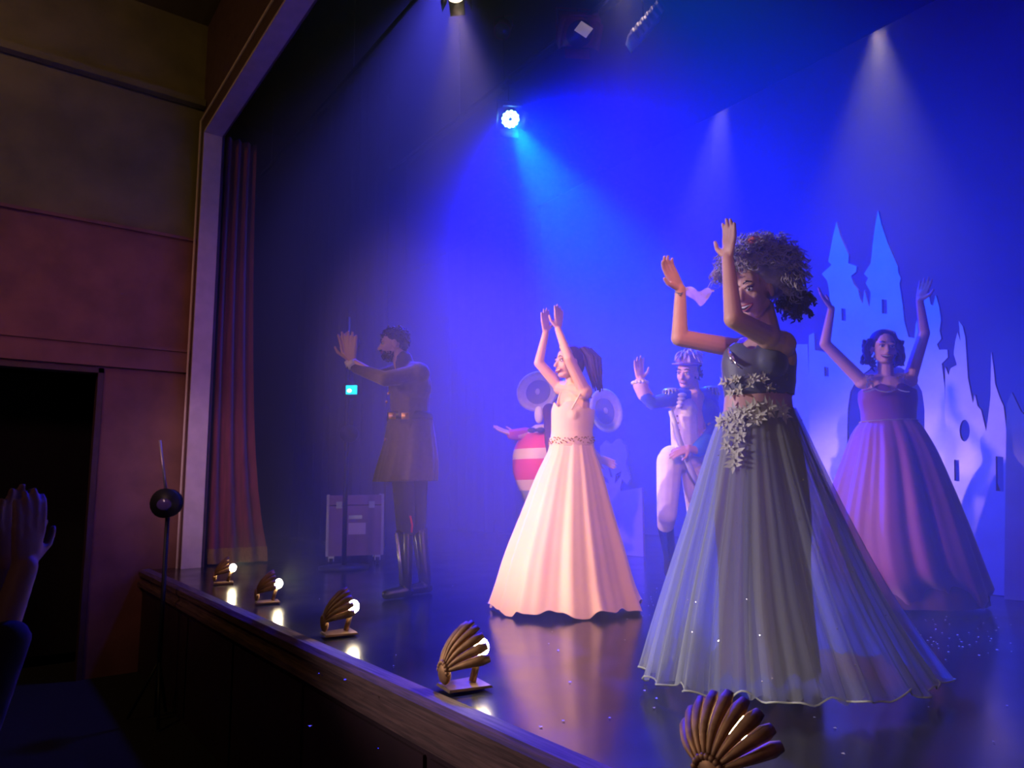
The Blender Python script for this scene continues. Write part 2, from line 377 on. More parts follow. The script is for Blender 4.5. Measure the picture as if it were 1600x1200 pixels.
def brace(root, x, z, Y):
    b = MB(); b.tube([(x, Y + .03, z), (x, Y + .75, .03)], .02, 6); b.tube([(x, Y + .03, .03), (x, Y + .8, .03)], .02, 6); b.build('brace', EDGE, root)
    b = MB(); b.box((x - .12, Y + .6, 0), (x + .12, Y + .8, .07)); b.build('stage_weight', BLACK, root)
YC = 5.85
main = [crop4(*p) for p in [(105, 612), (130, 600), (134, 682), (186, 692), (190, 560), (206, 470), (200, 400), (192, 358), (166, 325), (212, 282), (196, 268), (202, 236), (218, 150), (235, 80), (254, 150), (292, 236), (290, 275),
        (330, 290), (326, 316), (303, 335), (316, 372), (336, 400), (346, 442), (358, 466), (366, 400), (385, 470), (390, 480), (396, 412), (372, 368), (384, 345), (364, 325), (396, 275), (404, 190), (418, 90), (430, 28), (444, 90), (474, 180), (522, 290), (524, 318),
        (536, 345), (530, 372), (545, 470), (552, 545), (572, 620), (600, 626), (606, 560), (630, 500), (640, 440), (652, 378), (668, 425), (676, 468), (688, 474), (700, 424), (716, 480), (724, 540), (718, 592), (726, 628), (706, 655), (716, 680), (754, 680), (757, 716), (728, 745), (735, 800), (742, 860)]]
main += [(1480, 700), (1484, 960), (1272, 960)]
arch = [(1325, 955), (1326, 640), (1330, 612), (1342, 590), (1362, 576), (1386, 570), (1410, 575), (1430, 590), (1442, 612), (1446, 640), (1449, 955)]
def rect(x0, y0, x1, y1): return [(x0, y0), (x1, y0 + 1), (x1 + .5, y1 + 1), (x0 + .5, y1)]
r1, cx = flat_piece('castle', main, [arch, rect(1379, 468, 1387, 490), rect(1316, 482, 1322.5, 501), rect(1289, 573, 1296, 588)], YC, CASTLE,
    'tall white castle cut-out with two spired towers and archway behind the purple gown', 'scenery')
brace(r1, PY(1295, 700, YC).x, 1.6, YC); brace(r1, PY(1470, 700, YC).x, 1.6, YC)
right = [crop4(*p) for p in [(742, 1300), (745, 760), (760, 800), (770, 766), (800, 752), (784, 700), (792, 640), (802, 598), (816, 640), (808, 545), (826, 570), (838, 620), (851, 815), (862, 870), (874, 930), (884, 890), (896, 945), (912, 962), (924, 1010), (936, 1062), (945, 1000), (957, 900), (960, 690), (970, 760), (978, 840), (1000, 905), (1018, 945)]]
right += [(1577, 700), (1592, 970), (1478, 970)]
circ = [(1508.5 + 8 * math.cos(a), 673 + 17 * math.sin(a)) for a in [i * PI / 8 for i in range(16)]]
r2, cx = flat_piece('village', right, [circ, rect(1492, 718, 1500, 751), rect(1557, 713, 1569, 767)], 5.7, CASTLE,
    'white house-and-turret cut-out with a round window, right of the twin-spired castle', 'scenery')
brace(r2, PY(1530, 700, 5.7).x, 1.0, 5.7)
far = [(1576, 985), (1574, 632), (1582, 613), (1596, 642), (1603, 650), (1612, 600), (1622, 560), (1633, 610), (1650, 640), (1700, 650), (1702, 985)]
r3, cx = flat_piece('gable', far, [rect(1640, 720, 1652, 770)], 5.55, CASTLE2, 'beige gabled cut-out cropped by the picture edge, nearest of the castle pieces', 'scenery')
brace(r3, PY(1640, 700, 5.55).x, 1.0, 5.55)
lefty = [(1238, 960), (1222, 545), (1246, 538), (1263, 538), (1268, 640), (1276, 960)]
r4, cx = flat_piece('wall', lefty, [], 5.95, CASTLE, 'narrow square-topped pale flat beside the left castle tower, half behind the silver gown', 'scenery')
r4.name = 'rampart_flat'; brace(r4, PY(1250, 700, 5.95).x, 1.2, 5.95)
def cr5(x, y): return (920 + x / 3.16, 520 + y / 3.16)
plant = [cr5(*p) for p in [(60, 1105), (70, 900), (78, 770), (60, 700), (52, 640), (62, 600), (58, 562), (72, 548), (86, 532), (104, 548), (122, 545), (138, 526), (156, 524), (172, 545), (186, 560), (194, 605), (186, 652), (200, 690), (208, 722), (192, 748), (178, 735), (168, 722), (158, 768), (166, 800), (190, 1105)]]
h1 = [cr5(*p) for p in [(72, 700), (98, 722), (104, 745), (84, 735)]]; h2 = [cr5(*p) for p in [(100, 665), (112, 672), (124, 715), (112, 712)]]; h3 = [cr5(*p) for p in [(132, 745), (136, 700), (166, 682), (160, 712)]]
r5, cx = flat_piece('topiary', plant, [h1, h2, h3], 6.1, CASTLE, 'pale blue-lit cut-out of a fan-leaved plant on a stem, right of the pink gown', 'scenery')
panel = [(966, 768), (1004, 762), (1007, 873), (972, 873)]
r6, cx = flat_piece('plinth', panel, [], 6.0, CASTLE, 'low white angled board standing in front of the plant cut-out', 'scenery')

# ------------------------------------------------------------------ rigging: bars and lamps
def bar(Y, z, lab):
    t = thing('lighting_bar', (-5, Y, z), lab, 'lighting bar')
    b = MB(); b.tube([(-11.5, Y, z), (3.5, Y, z)], .024, 10); b.build('pipe', BLACK, t)
    for x in (-11, -7.8, -4.6, -1.4, 1.8):
        b = MB(); b.tube([(x, Y, z), (x, Y, 7.4)], .004, 5); b.build('hanging_wire', STEEL, t)
LENS_OFF = mat('dark_lens', (.05, .05, .06), .1, spec=.8)
def emis(name, c, s): return mat(name, c, .4, emit=c, es=s)
def lantern(pos, target, barz, label, cat='stage lamp', r=.09, L=.26, body=BLACK, lens=LENS_OFF, kind='can', group=None):
    pos = Vector(pos); d = (Vector(target) - pos).normalized(); u = Vector((0, 0, 1)); s = d.cross(u).normalized(); v = s.cross(d)
    t = thing('stage_lamp', pos, label, cat, group)
    b = MB()
    if kind == 'can':
        b.tube([pos - d * L, pos - d * (L * .8), pos - d * .02, pos + d * .02], [r * .55, r, r, r * 1.12], 20)
    else:
        b.obox(pos - d * (L / 2), (s, d, v), (r * 1.5, L / 2, r))
    b.build('housing', body, t)
    b = MB(); b.tube([pos + d * .018, pos + d * .026], [r * 1.0, r * .98], 20); b.build('lens', lens, t)
    c = pos - d * (L * .5); b = MB(); w_ = r * (1.25 if kind == 'can' else 1.65)
    b.tube([c + s * w_, c + s * w_ + u * (r * 1.7), c - s * w_ + u * (r * 1.7), c - s * w_], .008, 6); b.build('yoke', body, t)
    top = c + u * (r * 1.7); b = MB(); b.tube([top, Vector((top.x, top.y, barz - .03))], .009, 6)
    b.box((top.x - .03, top.y - .035, barz - .05), (top.x + .03, top.y + .035, barz + .035)); b.build('clamp', BLACK, t)
    if kind != 'can' or r > .1:
        for k, (a, q) in enumerate([(s, v), (v, s)]):
            for sg in (-1, 1):
                b = MB(); c0 = pos + a * (sg * r * 1.15) + d * .06 + a * (sg * .03); b.obox(c0, ((d + a * sg * .5).normalized(), q, (a - d * sg * .5).normalized()), (.065, r * .95, .003)); b.build('barn_door', body, t)
    return t, d, s, v
PARc, dP, sP, vP = lantern(PAR, (-2.2, 2.8, .2), PY(797, 120, PAR.y).z, 'round blue spotlight glaring mid-haze, its face a ring of bright cells', r=.12, L=.22)
EC = emis('cyan_led', (.25, .75, 1), 45)
for i in range(19):
    q = 0 if i == 0 else (1 if i < 7 else 2); a = i * PI / 3 if q == 1 else i * PI / 6
    if q == 0: continue
    c = PAR + dP * .03 + (sP * math.cos(a) + vP * math.sin(a)) * (.045 * q)
    b = MB(); b.ell(c, (.021, .021, .008), (sP, vP, dP), 10, 6); b.build('led_cell', EC, PARc)
BZ2 = PY(797, 120, PAR.y).z
B2Y = PAR.y
bar(B2Y, BZ2, 'black lighting bar carrying the blue spotlight in the haze')
REDB = mat('red_gel_housing', (.5, .05, .06), .5, var=.3, scale=10)
q = PY(905, 52, B2Y)
T2, d2, s2, v2 = lantern(q, q + Vector((.6, -.35, -1)), BZ2, 'red square-fronted lamp with a small white tilted plate, at the top centre', r=.15, L=.22, body=REDB, kind='box')
b_ = MB(); c_ = PY(912, 46, B2Y - .3); b_.obox(c_, ((R * .8 - Z * .6), (R * .6 + Z * .8), F), (.075, .065, .003)); b_.build('white_plate', mat('glowing_white_card', (.85, .8, .85), .5, emit=(.8, .6, .9), es=.25), T2)  # plate glows faintly by itself, so the light on it is painted in
q = PY(785, 48, B2Y)
lantern(q, q + Vector((.5, -.6, -1)), BZ2, 'small lamp with a magenta housing, up left of the red square lamp', r=.1, L=.2, body=mat('magenta_gel_housing', (.5, .02, .14), .5, var=.2))
q = PY(990, 62, B2Y); q2 = PY(1022, 26, B2Y)
SB = thing('strip_light', q, 'grey ribbed strip fixture slanting at the top of the haze, right of the red lamp', 'stage lamp')
ax0 = (q2 - q).normalized(); ax1 = F; ax2 = ax0.cross(ax1)
GREYM = mat('grey_metal', (.42, .44, .48), .45, .3)
b_ = MB(); b_.obox((q + q2) / 2, (ax0, ax1, ax2), (.21, .08, .09)); b_.build('housing', GREYM, SB)
for i in range(6):
    b_ = MB(); b_.obox(q + ax0 * (.0 + .07 * i) - ax1 * .085, (ax0, ax1, ax2), (.02, .01, .1)); b_.build('fin', GREYM, SB)
b_ = MB(); m_ = (q + q2) / 2; b_.tube([m_, Vector((m_.x, m_.y, BZ2 - .03))], .01, 6); b_.box((m_.x - .03, m_.y - .035, BZ2 - .05), (m_.x + .03, m_.y + .035, BZ2 + .035)); b_.build('clamp', BLACK, SB)
LW = emis('warm_lens', (1, .78, .5), 6)
lantern(TOP3, TOP3 + Vector((.4, .2, -3)), BZ2, 'lamp on the middle bar above the top edge, throwing the grey-pink beam', lens=LW)
BZ1 = TOP4.z + .45; bar(TOP4.y, BZ1, 'black lighting bar nearest the proscenium, above the pale edge')
lantern(TOP4, TOP4 + Vector((.15, .2, -3)), BZ1, 'small lamp with a warm glow at top left of the stage, nearest the proscenium edge', lens=LW, kind='box', r=.08, L=.2)
BZ3 = TOP1.z + .5; bar(6.9, BZ3, 'black lighting bar hidden behind the black border curtain')
lantern(TOP1, TOP1 + Vector((.12, -.55, -3)), BZ3, 'lamp behind the border curtain throwing the rightmost white beam', lens=LW)
lantern(TOP2, TOP2 + Vector((-.1, -.5, -3)), BZ3, 'lamp behind the border curtain throwing the lavender beam over the silver wig', lens=LW)

# boom stand with a small cyan lamp, in the left wing
bp = P(543, 612, 7.3); BS = thing('boom_stand', (bp.x, bp.y, 0), 'black lighting boom in the left wing carrying a small bright cyan lamp', 'lighting stand')
b_ = MB(); b_.tube([(bp.x, bp.y, .02), (bp.x, bp.y, 2.6)], .024, 10); b_.build('pole', BLACK, BS)
b_ = MB(); b_.tube([(bp.x, bp.y, 0), (bp.x, bp.y, .03), (bp.x, bp.y, .04)], [.25, .25, .05], 20); b_.build('base', BLACK, BS)
for z_ in (bp.z, bp.z - .45, bp.z + .5):
    c_ = Vector((bp.x, bp.y, z_)) + R * .05 - F * .06; b_ = MB(); b_.tube([c_ + F * .12, c_ + F * .02, c_ - F * .06], [.05, .085, .09], 14); b_.build('lamp_head', BLACK, BS)
    b_ = MB(); b_.tube([(bp.x, bp.y, z_), c_ + F * .04], .012, 6); b_.build('arm', BLACK, BS)
c_ = P(554, 612, 7.3) - F * .14; b_ = MB(); b_.obox(c_, (R, Z, F), (.055, .045, .012)); b_.build('cyan_lens', emis('cyan_glow', (0, .75, .95), 1.6), BS)
b_ = MB(); b_.ell(c_ - R * .02 - Z * .01 - F * .012, (.025, .02, .01), (R, Z, F)); b_.build('bright_cell', emis('cyan_core', (.5, .95, 1), 4), BS)

# flight case
fc = P(545, 868, 7.6); FC = thing('flight_case', (fc.x, fc.y, 0), 'wheeled plum-grey flight case with a pale label, upstage of the officer', 'case')
CASEM = mat('plum_laminate', (.30, .17, .24), .6, var=.15, scale=6); CASEE = mat('case_aluminium', (.42, .38, .42), .4, .7)
c_ = Vector((fc.x, fc.y, 0)) + F * .25
axr = (R * .97 + F * .24).normalized(); axf = Z.cross(axr)
def cb(p, h, nme, m): b = MB(); b.obox(c_ + axr * p[0] + axf * p[1] + Z * p[2], (axr, axf, Z), h); return b.build(nme, m, FC, False)
cb((0, 0, .36), (.29, .24, .26), 'box', CASEM)
cb((0, 0, .68), (.29, .24, .05), 'lid', CASEM)
for sx in (-1, 1):
    for sy in (-1, 1):
        cb((sx * .285, sy * .235, .42), (.014, .014, .32), 'corner_strip', CASEE)
        b_ = MB(); p = c_ + axr * (sx * .24) + axf * (sy * .19); b_.tube([p + Z * .045 - axr * .02, p + Z * .045 + axr * .02], .045, 12); b_.build('castor', BLACK, FC)
        cb((sx * .24, sy * .19, .075), (.03, .03, .03), 'castor_fork', STEEL)
ysg = -1 if axf.dot(-F) < 0 else 1
cb((.02, ysg * .243, .38), (.09, .003, .06), 'label_plate', mat('pale_label', (.62, .5, .62), .6))
for sx in (-.17, .17): cb((sx, ysg * .245, .63), (.03, .006, .035), 'latch', STEEL)
cb((0, ysg * .25, .5), (.07, .008, .02), 'handle', STEEL)

# thin stand with round lamp in front of the house side wall
sp = P(263, 786, 5.9); SS = thing('lamp_stand', (sp.x, sp.y, -1), 'thin stand with a round black lamp head and upright rod, before the maroon side wall', 'stand')
b_ = MB(); b_.tube([(sp.x, sp.y, -.97), (sp.x, sp.y, sp.z)], .018, 8); b_.build('pole', BLACK, SS)
for a in (0, 2.1, 4.2):
    b_ = MB(); b_.tube([(sp.x, sp.y, -.55), (sp.x + .30 * math.cos(a), sp.y - .04 + .16 * math.sin(a), -.985)], .012, 6); b_.build('leg', BLACK, SS)
b_ = MB(); b_.tube([sp + F * .12, sp + F * .02, sp - F * .07], [.07, .115, .12], 20); b_.build('lamp_head', BLACK, SS)
b_ = MB(); b_.ell(sp - F * .07 - Z * .01, (.062, .05, .02), (R, Z, F)); b_.build('lens', mat('violet_lens', (.12, .08, .30), .12, spec=.9), SS)
b_ = MB(); b_.tube([P(260, 775, 5.9), P(250, 688, 5.9)], .011, 8); b_.build('rod', mat('dull_steel', (.45, .38, .40), .4, .6), SS)

# ------------------------------------------------------------------ shell footlights along the stage edge
def ground(px, py): r = ray(px, py); return CAM + r * (-CAM.z / r.z)
def shell(px, py, label, yaw=0, s=1.0):
    g = ground(px, py); g.z = .012
    t = thing('shell_footlight', g, label, 'footlight', 'shell footlights along the stage edge')
    cy_, sy_ = math.cos(yaw), math.sin(yaw)
    def W(x, y, z): return (g.x + s * (x * cy_ - y * sy_), g.y + s * (x * sy_ + y * cy_), g.z + s * z)
    b = MB(); v = [W(x, y, z) for x, y, z in [(-.06, -.06, 0), (.06, -.06, 0), (.075, .10, 0), (-.075, .10, 0), (-.055, -.055, .008), (.055, -.055, .008), (.07, .095, .008), (-.07, .095, .008)]]
    b.add(v, [(0, 1, 2, 3), (4, 5, 6, 7), (0, 1, 5, 4), (1, 2, 6, 5), (2, 3, 7, 6), (3, 0, 4, 7)]); b.build('base_plate', BRONZE, t, False)
    nr = 9; da = math.radians(16)
    for k in range(nr):
        a = (k - (nr - 1) / 2) * da; b = MB(); v = []; ns = 8; CS = ((-1, 0), (-.6, .55), (0, .85), (.6, .55), (1, 0), (0, -.25))
        for i in range(ns + 1):
            q = i / ns; rho = .034 + .128 * q * (1 - .10 * abs(a)); yy = -.055 + .115 * q - .022 * math.sin(PI * q)
            wd = rho * math.tan(da / 2) * 1.0
            if i == ns: wd *= .6
            for off, up in CS:
                r2 = rho + up * wd * .75; t2_ = off * wd
                x = r2 * math.sin(a) + t2_ * math.cos(a); z = r2 * math.cos(a) - t2_ * math.sin(a)
                v.append(W(x, yy - up * wd * .7, .050 + max(z, -.038)))
        m6 = len(CS)
        b.add(v, [(i * m6 + j, i * m6 + (j + 1) % m6, (i + 1) * m6 + (j + 1) % m6, (i + 1) * m6 + j) for i in range(ns) for j in range(m6)] + [tuple(range(m6)), tuple(range(ns * m6, ns * m6 + m6))])
        b.build('rib', GOLD, t)
    b = MB(); b.ell(W(0, -.052, .05), (.036 * s, .016 * s, .036 * s))
    for k in range(9):
        a = (k - 4) * .34; b.ell(W(.038 * math.sin(a), -.058, .05 + .038 * math.cos(a)), (.009 * s,) * 3, nu=8, nv=6)
    b.build('scalloped_hub', GOLD, t)
    b = MB(); b.tube([W(0, .055, .01), W(0, .078, .09)], .013 * s, 10); b.build('socket', BRONZE, t)
    b = MB(); b.ell(W(0, .092, .122), (.027 * s, .027 * s, .032 * s)); b.build('bulb', BULB, t)
    return t
shell(716, 1078, 'gold ribbed shell footlight in front of the pink gown, fourth along from the far end', -.15, 1.12)
shell(523, 994, 'gold ribbed shell footlight below the officer, third from the far end', -.15, 1.1)
shell(413, 944, 'ribbed shell footlight with the brightest glaring bulb, second from the far end', -.2)
shell(345, 913, 'shell footlight beside the curtain fringe, farthest of the row', -.25)
shell(1128, 1240, 'dark shell footlight at the bottom edge below the silver gown, nearest of the row', .12, 1.05)
# glitter on the stage floor
b_ = MB(); rr = random.Random(3)
for i in range(150):
    if i < 45: g = ground(rr.gauss(1035, 22), rr.gauss(948, 14))
    elif i < 110: g = ground(rr.gauss(1480, 60), rr.gauss(1000, 16))
    else: g = ground(rr.uniform(450, 1600), rr.uniform(915, 1190))
    s_ = rr.uniform(.003, .008) if i != 60 else .02; a = rr.random() * 6
    b_.add([(g.x + s_ * math.cos(a + k * PI / 2), g.y + s_ * math.sin(a + k * PI / 2), .003 + .002 * (k % 2)) for k in range(4)], [(0, 1, 2, 3)])
o = b_.build('confetti', mat('silver_confetti', (.8, .8, .85), .3, .3), None, False); tag(o, 'tiny silver confetti specks scattered over the black stage floor', 'confetti', kind='stuff')

# ------------------------------------------------------------------ people
def facing(deg, up=0):
    """unit vector: 0 looks at the house side the photographer sits on, +90 looks to picture left"""
    a = math.radians(deg); e = math.radians(up)
    return ((-F * math.cos(a) - R * math.sin(a)) * math.cos(e) + Z * math.sin(e)).normalized()
def hand(mb, w, d, n, s=1.0, thumb=1, curl=.18, spread=.10, rad=.0095):
    """palm, four unequal bent fingers and a thumb from the side of the palm; d along the hand, n out of the palm"""
    w = Vector(w); d = Vector(d).normalized(); n = Vector(n); n = (n - d * n.dot(d)).normalized(); x = d.cross(n)
    mb.ell(w + d * (.045 * s), (.036 * s, .048 * s, .0145 * s), (x, d, n), 14, 10)
    for i, (off, kl, L) in enumerate([(-.030, .080, .058), (-.011, .088, .072), (.009, .090, .078), (.028, .085, .070)]):
        k = w + d * (kl * s) + x * (off * thumb * s)
        mb.cap(w + d * .012 * s + x * (off * .55 * thumb * s), k, rad * 1.25 * s, rad * 1.1 * s, 8)
        a = off * thumb * spread / .02 * .5; u = (d + x * a).normalized(); p = k
        for j, q in enumerate((.45, .31, .24)):
            c = curl * (.6 + .6 * j); u = (u * math.cos(c) + n * math.sin(c)).normalized(); p2 = p + u * (L * q * s)
            mb.cap(p, p2, rad * s * (1 - .08 * j), rad * s * (.92 - .08 * j), 8); p = p2
    tb = w + d * (.022 * s) + x * (.026 * thumb * s) + n * .004; t1 = tb + (d * .7 + x * (.75 * thumb) + n * .15).normalized() * (.042 * s)
    t2 = t1 + (d + x * (.32 * thumb) + n * .15).normalized() * (.034 * s)
    mb.cap(w + d * (.015 * s), tb, .013 * s, .013 * s, 8); mb.cap(tb, t1, .012 * s, .0105 * s, 8); mb.cap(t1, t2, .0105 * s, .0085 * s, 8)
def head(mb, c, f, s=1.0, roll=0, jaw=1.0, nose=1.0):
    f = Vector(f).normalized(); r = f.cross(Z).normalized(); u = r.cross(f); u = (u + r * roll).normalized(); r = f.cross(u)
    A = (r, f, u)
    def Q(x, y, z): return Vector(c) + r * (x * s) + f * (y * s) + u * (z * s)
    mb.ell(Q(0, -.012, .035), (.074 * s, .094 * s, .088 * s), A, 20, 14)
    mb.ell(Q(0, .022, -.025), (.060 * s, .068 * s, .080 * s), A, 18, 12)
    mb.ell(Q(0, .050, -.085), (.030 * s * jaw, .032 * s, .024 * s), A, 12, 8)
    for x in (-1, 1):
        mb.ell(Q(x * .036, .052, -.026), (.022 * s, .026 * s, .022 * s), A, 10, 8)
        mb.ell(Q(x * .030, .074, .022), (.024 * s, .014 * s, .008 * s), A, 10, 8)
        mb.ell(Q(x * .076, -.008, -.008), (.009 * s, .019 * s, .032 * s), A, 10, 8)
        mb.cap(Q(x * .048, .0, -.055), Q(x * .018, .052, -.088), .018 * s, .018 * s, 10)
    mb.cap(Q(0, .084, .008), Q(0, .106 * nose, -.030), .0085 * s, .0135 * s, 10)
    mb.ell(Q(0, .086, -.036), (.019 * s, .014 * s, .010 * s), A, 10, 8)
    mb.ell(Q(0, .080, -.050), (.024 * s, .014 * s, .012 * s), A, 10, 8)
    return Q, A
def face_parts(Q, A, root, s=1.0, smile=1.0, brow=None, lips=LIPS, teeth=True, rr=None):
    for x in (-1, 1):
        b = MB(); b.ell(Q(x * .031, .0775, .004), (.0155 * s, .008 * s, .0085 * s), A, 12, 8); e = b.build('eye', EYEW, root)
        b = MB(); b.ell(Q(x * .031, .0845, .004), (.0065 * s, .003 * s, .0068 * s), A, 10, 6); b.build('iris', IRIS, e)
        b = MB(); b.tube([Q(x * .014, .0885, .030), Q(x * .031, .0895, .037), Q(x * .048, .078, .031)], [.0032 * s, .0042 * s, .002 * s], 6); b.build('eyebrow', brow or IRIS, root)
        b = MB(); b.tube([Q(x * .014, .086, .010), Q(x * .031, .089, .0145), Q(x * .048, .080, .009)], [.0018 * s, .0026 * s, .0018 * s], 6); b.build('eyelash', IRIS, root)
    b = MB(); W_ = .030 * smile; h = .013 * smile
    up = [Q(W_ * math.sin(a), .0935 - .013 * abs(math.sin(a)) ** 2, -.060 + h * .25 * math.cos(2 * a) + .008 * abs(math.sin(a))) for a in [k * PI / 8 for k in range(-4, 5)]]
    lo = [Q(W_ * math.sin(a), .0935 - .013 * abs(math.sin(a)) ** 2, -.060 - h * 1.2 * math.cos(a) + .008 * abs(math.sin(a))) for a in [k * PI / 8 for k in range(-4, 5)]]
    b.tube(up, [.0015 * s] + [.003 * s] * 7 + [.0015 * s], 6); b.tube(lo, [.0015 * s] + [.0036 * s] * 7 + [.0015 * s], 6); b.build('lips', lips, root)
    if teeth:
        b = MB(); n = len(up); v = [p - A[1] * .001 for p in up] + [p * .55 + q * .45 - A[1] * .001 for p, q in zip(up, lo)]
        b.add(v, [(i, i + 1, n + i + 1, n + i) for i in range(n - 1)]); b.build('teeth', TEETH, root)
        b = MB(); v = [p - A[1] * .0015 for p in up] + [q - A[1] * .0015 for q in lo]
        b.add(v, [(i, i + 1, n + i + 1, n + i) for i in range(n - 1)]); b.build('mouth', IRIS, root)
def strands(mb, c, A, r, n, dirs, L, rad=.004, curl=0, turns=3, seg=14, rr=random, droop=.3, ns=4):
    """locks of hair rooted on an ellipsoid; dirs(theta, z) returns False where none grows"""
    k = 0; tries = 0
    while k < n and tries < n * 30:
        tries += 1; v = Vector((rr.gauss(0, 1), rr.gauss(0, 1), rr.gauss(0, 1))).normalized()
        if not dirs(v): continue
        k += 1; nrm = (A[0] * v.x + A[1] * v.y + A[2] * v.z).normalized()
        p = Vector(c) + A[0] * (v.x * r[0]) + A[1] * (v.y * r[1]) + A[2] * (v.z * r[2])
        s1 = nrm.cross(Vector((rr.random(), rr.random(), rr.random()))).normalized(); s2 = nrm.cross(s1)
        ln = L * rr.uniform(.6, 1.25); cr = curl * rr.uniform(.6, 1.3); ph = rr.random() * 6; pts = []; lean = s1 * rr.uniform(-.4, .4)
        for i in range(seg + 1):
            t = i / seg; a = ph + turns * 2 * PI * t
            pts.append(p + (nrm + lean) * (ln * t) + (s1 * math.cos(a) + s2 * math.sin(a)) * (cr * min(1, t * 3)) - Z * (droop * ln * t * t))
        mb.tube(pts, [rad] * seg + [rad * .4], ns, caps=False)
def loft(name, rings, m, parent, n=96, rows=40, fold=None, hem=0, seed=1, mats=None, thick=0, fine=0):
    """cloth tube through elliptical rings (centre, half width along the picture, half depth)"""
    K = np.array([[*r[0], r[1], r[2]] for r in rings], float); k = len(K); rg = random.Random(seed)
    fr = [(rg.randint(5, 8), rg.random() * 6, 1.0), (rg.randint(9, 13), rg.random() * 6, .8), (rg.randint(15, 21), rg.random() * 6, .5), (rg.randint(27, 34), rg.random() * 6, .25)]
    if fine: fr = [(c_ + 6 if k_ < 2 else int(c_ * 1.3), p_, a_ * (.7, .8, 1.2, 2.2)[k_]) for k_, (c_, p_, a_) in enumerate(fr)]
    def ev(t):
        x = t * (k - 1); i = min(int(x), k - 2); f = x - i; p0 = K[max(i - 1, 0)]; p1 = K[i]; p2 = K[i + 1]; p3 = K[min(i + 2, k - 1)]
        return .5 * ((2 * p1) + (-p0 + p2) * f + (2 * p0 - 5 * p1 + 4 * p2 - p3) * f * f + (-p0 + 3 * p1 - 3 * p2 + p3) * f ** 3)
    def wave(a):
        q = 0
        for c, ph, am in fr: q += am * math.sin(c * a + ph + .6 * math.sin(2 * a + ph))
        return q / 1.9
    def surf(t, a, lift=0):
        q = ev(t); amp = fold(t) if fold else 0; wv = wave(a); s = 1 + amp * wv
        p = Vector(q[:3]) + R * ((q[3] * s + lift) * math.cos(a)) - F * ((q[4] * s + lift) * math.sin(a))
        if hem: p.z += hem * (t ** 8) * (wave(a * 1.0 + .35)); p.z = max(p.z, .008)
        return p
    mb = MB(); v = [surf(i / rows, 2 * PI * j / n) for i in range(rows + 1) for j in range(n)]
    mb.add(v, [(i * n + j, i * n + (j + 1) % n, (i + 1) * n + (j + 1) % n, (i + 1) * n + j) for i in range(rows) for j in range(n)])
    o = mb.build(name, m, parent)
    if thick:
        md = o.modifiers.new('t', 'SOLIDIFY'); md.thickness = thick; md.offset = -1
    if mats:
        for x in mats[0]: o.data.materials.append(x)
        for p in o.data.polygons: p.material_index = mats[1]((min(p.vertices) // n) / rows)
    return o, surf
def pxr(d): return d / FPX
def ring(py, l, r, d, ratio=.8, dd=0): return (P((l + r) / 2, py, d + dd), (r - l) / 2 * pxr(d), (r - l) / 2 * pxr(d) * ratio)
def zring(z, l, r, d, ratio=.8, dd=0):
    m = (l + r) / 2; z0 = P(m, 900, d + dd).z; z1 = P(m, 1000, d + dd).z; return ring(900 + 100 * (z - z0) / (z1 - z0), l, r, d, ratio, dd)
def gems(name, pts, rad, m, parent):
    b = MB()
    for p in pts: b.ell(p, (rad, rad, rad), nu=6, nv=4)
    o = b.build(name, m, parent, False); o['kind'] = 'stuff'; return o
GEM = mat('crystal_sequin', (.95, .9, .85), .08, .9, emit=None)

# ---- dancer in the pale pink gown
d = 4.7; J = lambda x, y, q=0: P(x, y, d + q)
base = P(885, 945, d); base.z = 0
A_ = thing('person', base, 'dancer in a pale pink gown with a brown ponytail and tiara, clapping overhead', 'person', 'dancers and players on stage')
mb = MB(); fc_ = facing(62, 4)
hc = J(888, 568); Q, AX = head(mb, hc, fc_, .97, roll=.05)
mb.cap(J(894, 583, .0), J(898, 614, .01), .050, .056)
f2 = facing(50); s2 = f2.cross(Z)
shN = J(914, 612, -.13); shF = J(876, 606, .13)
mb.ell(J(896, 632), (.132, .082, .12), (s2, f2, Z)); mb.cap(shN, shF, .052, .052)
mb.ell(J(893, 665), (.105, .075, .12), (s2, f2, Z)); mb.cap(J(893, 670), J(893, 740), .10, .13)
mb.cap(shF, J(842, 567, .10), .043, .035); mb.cap(J(842, 567, .10), J(853, 519, .02), .034, .023)
mb.cap(shN, J(889, 561, -.20), .044, .036); mb.cap(J(889, 561, -.20), J(872, 514, -.08), .035, .023)
hand(mb, J(853, 519, .02), J(851, 486, .0) - J(853, 519, .02), R * .6 - F * .7, .97, thumb=1, curl=.06, spread=.16)
hand(mb, J(872, 514, -.08), J(874, 472, -.08) - J(872, 514, -.08), -R * .5 + F * .75, 1.0, thumb=1, curl=.05, spread=.12)
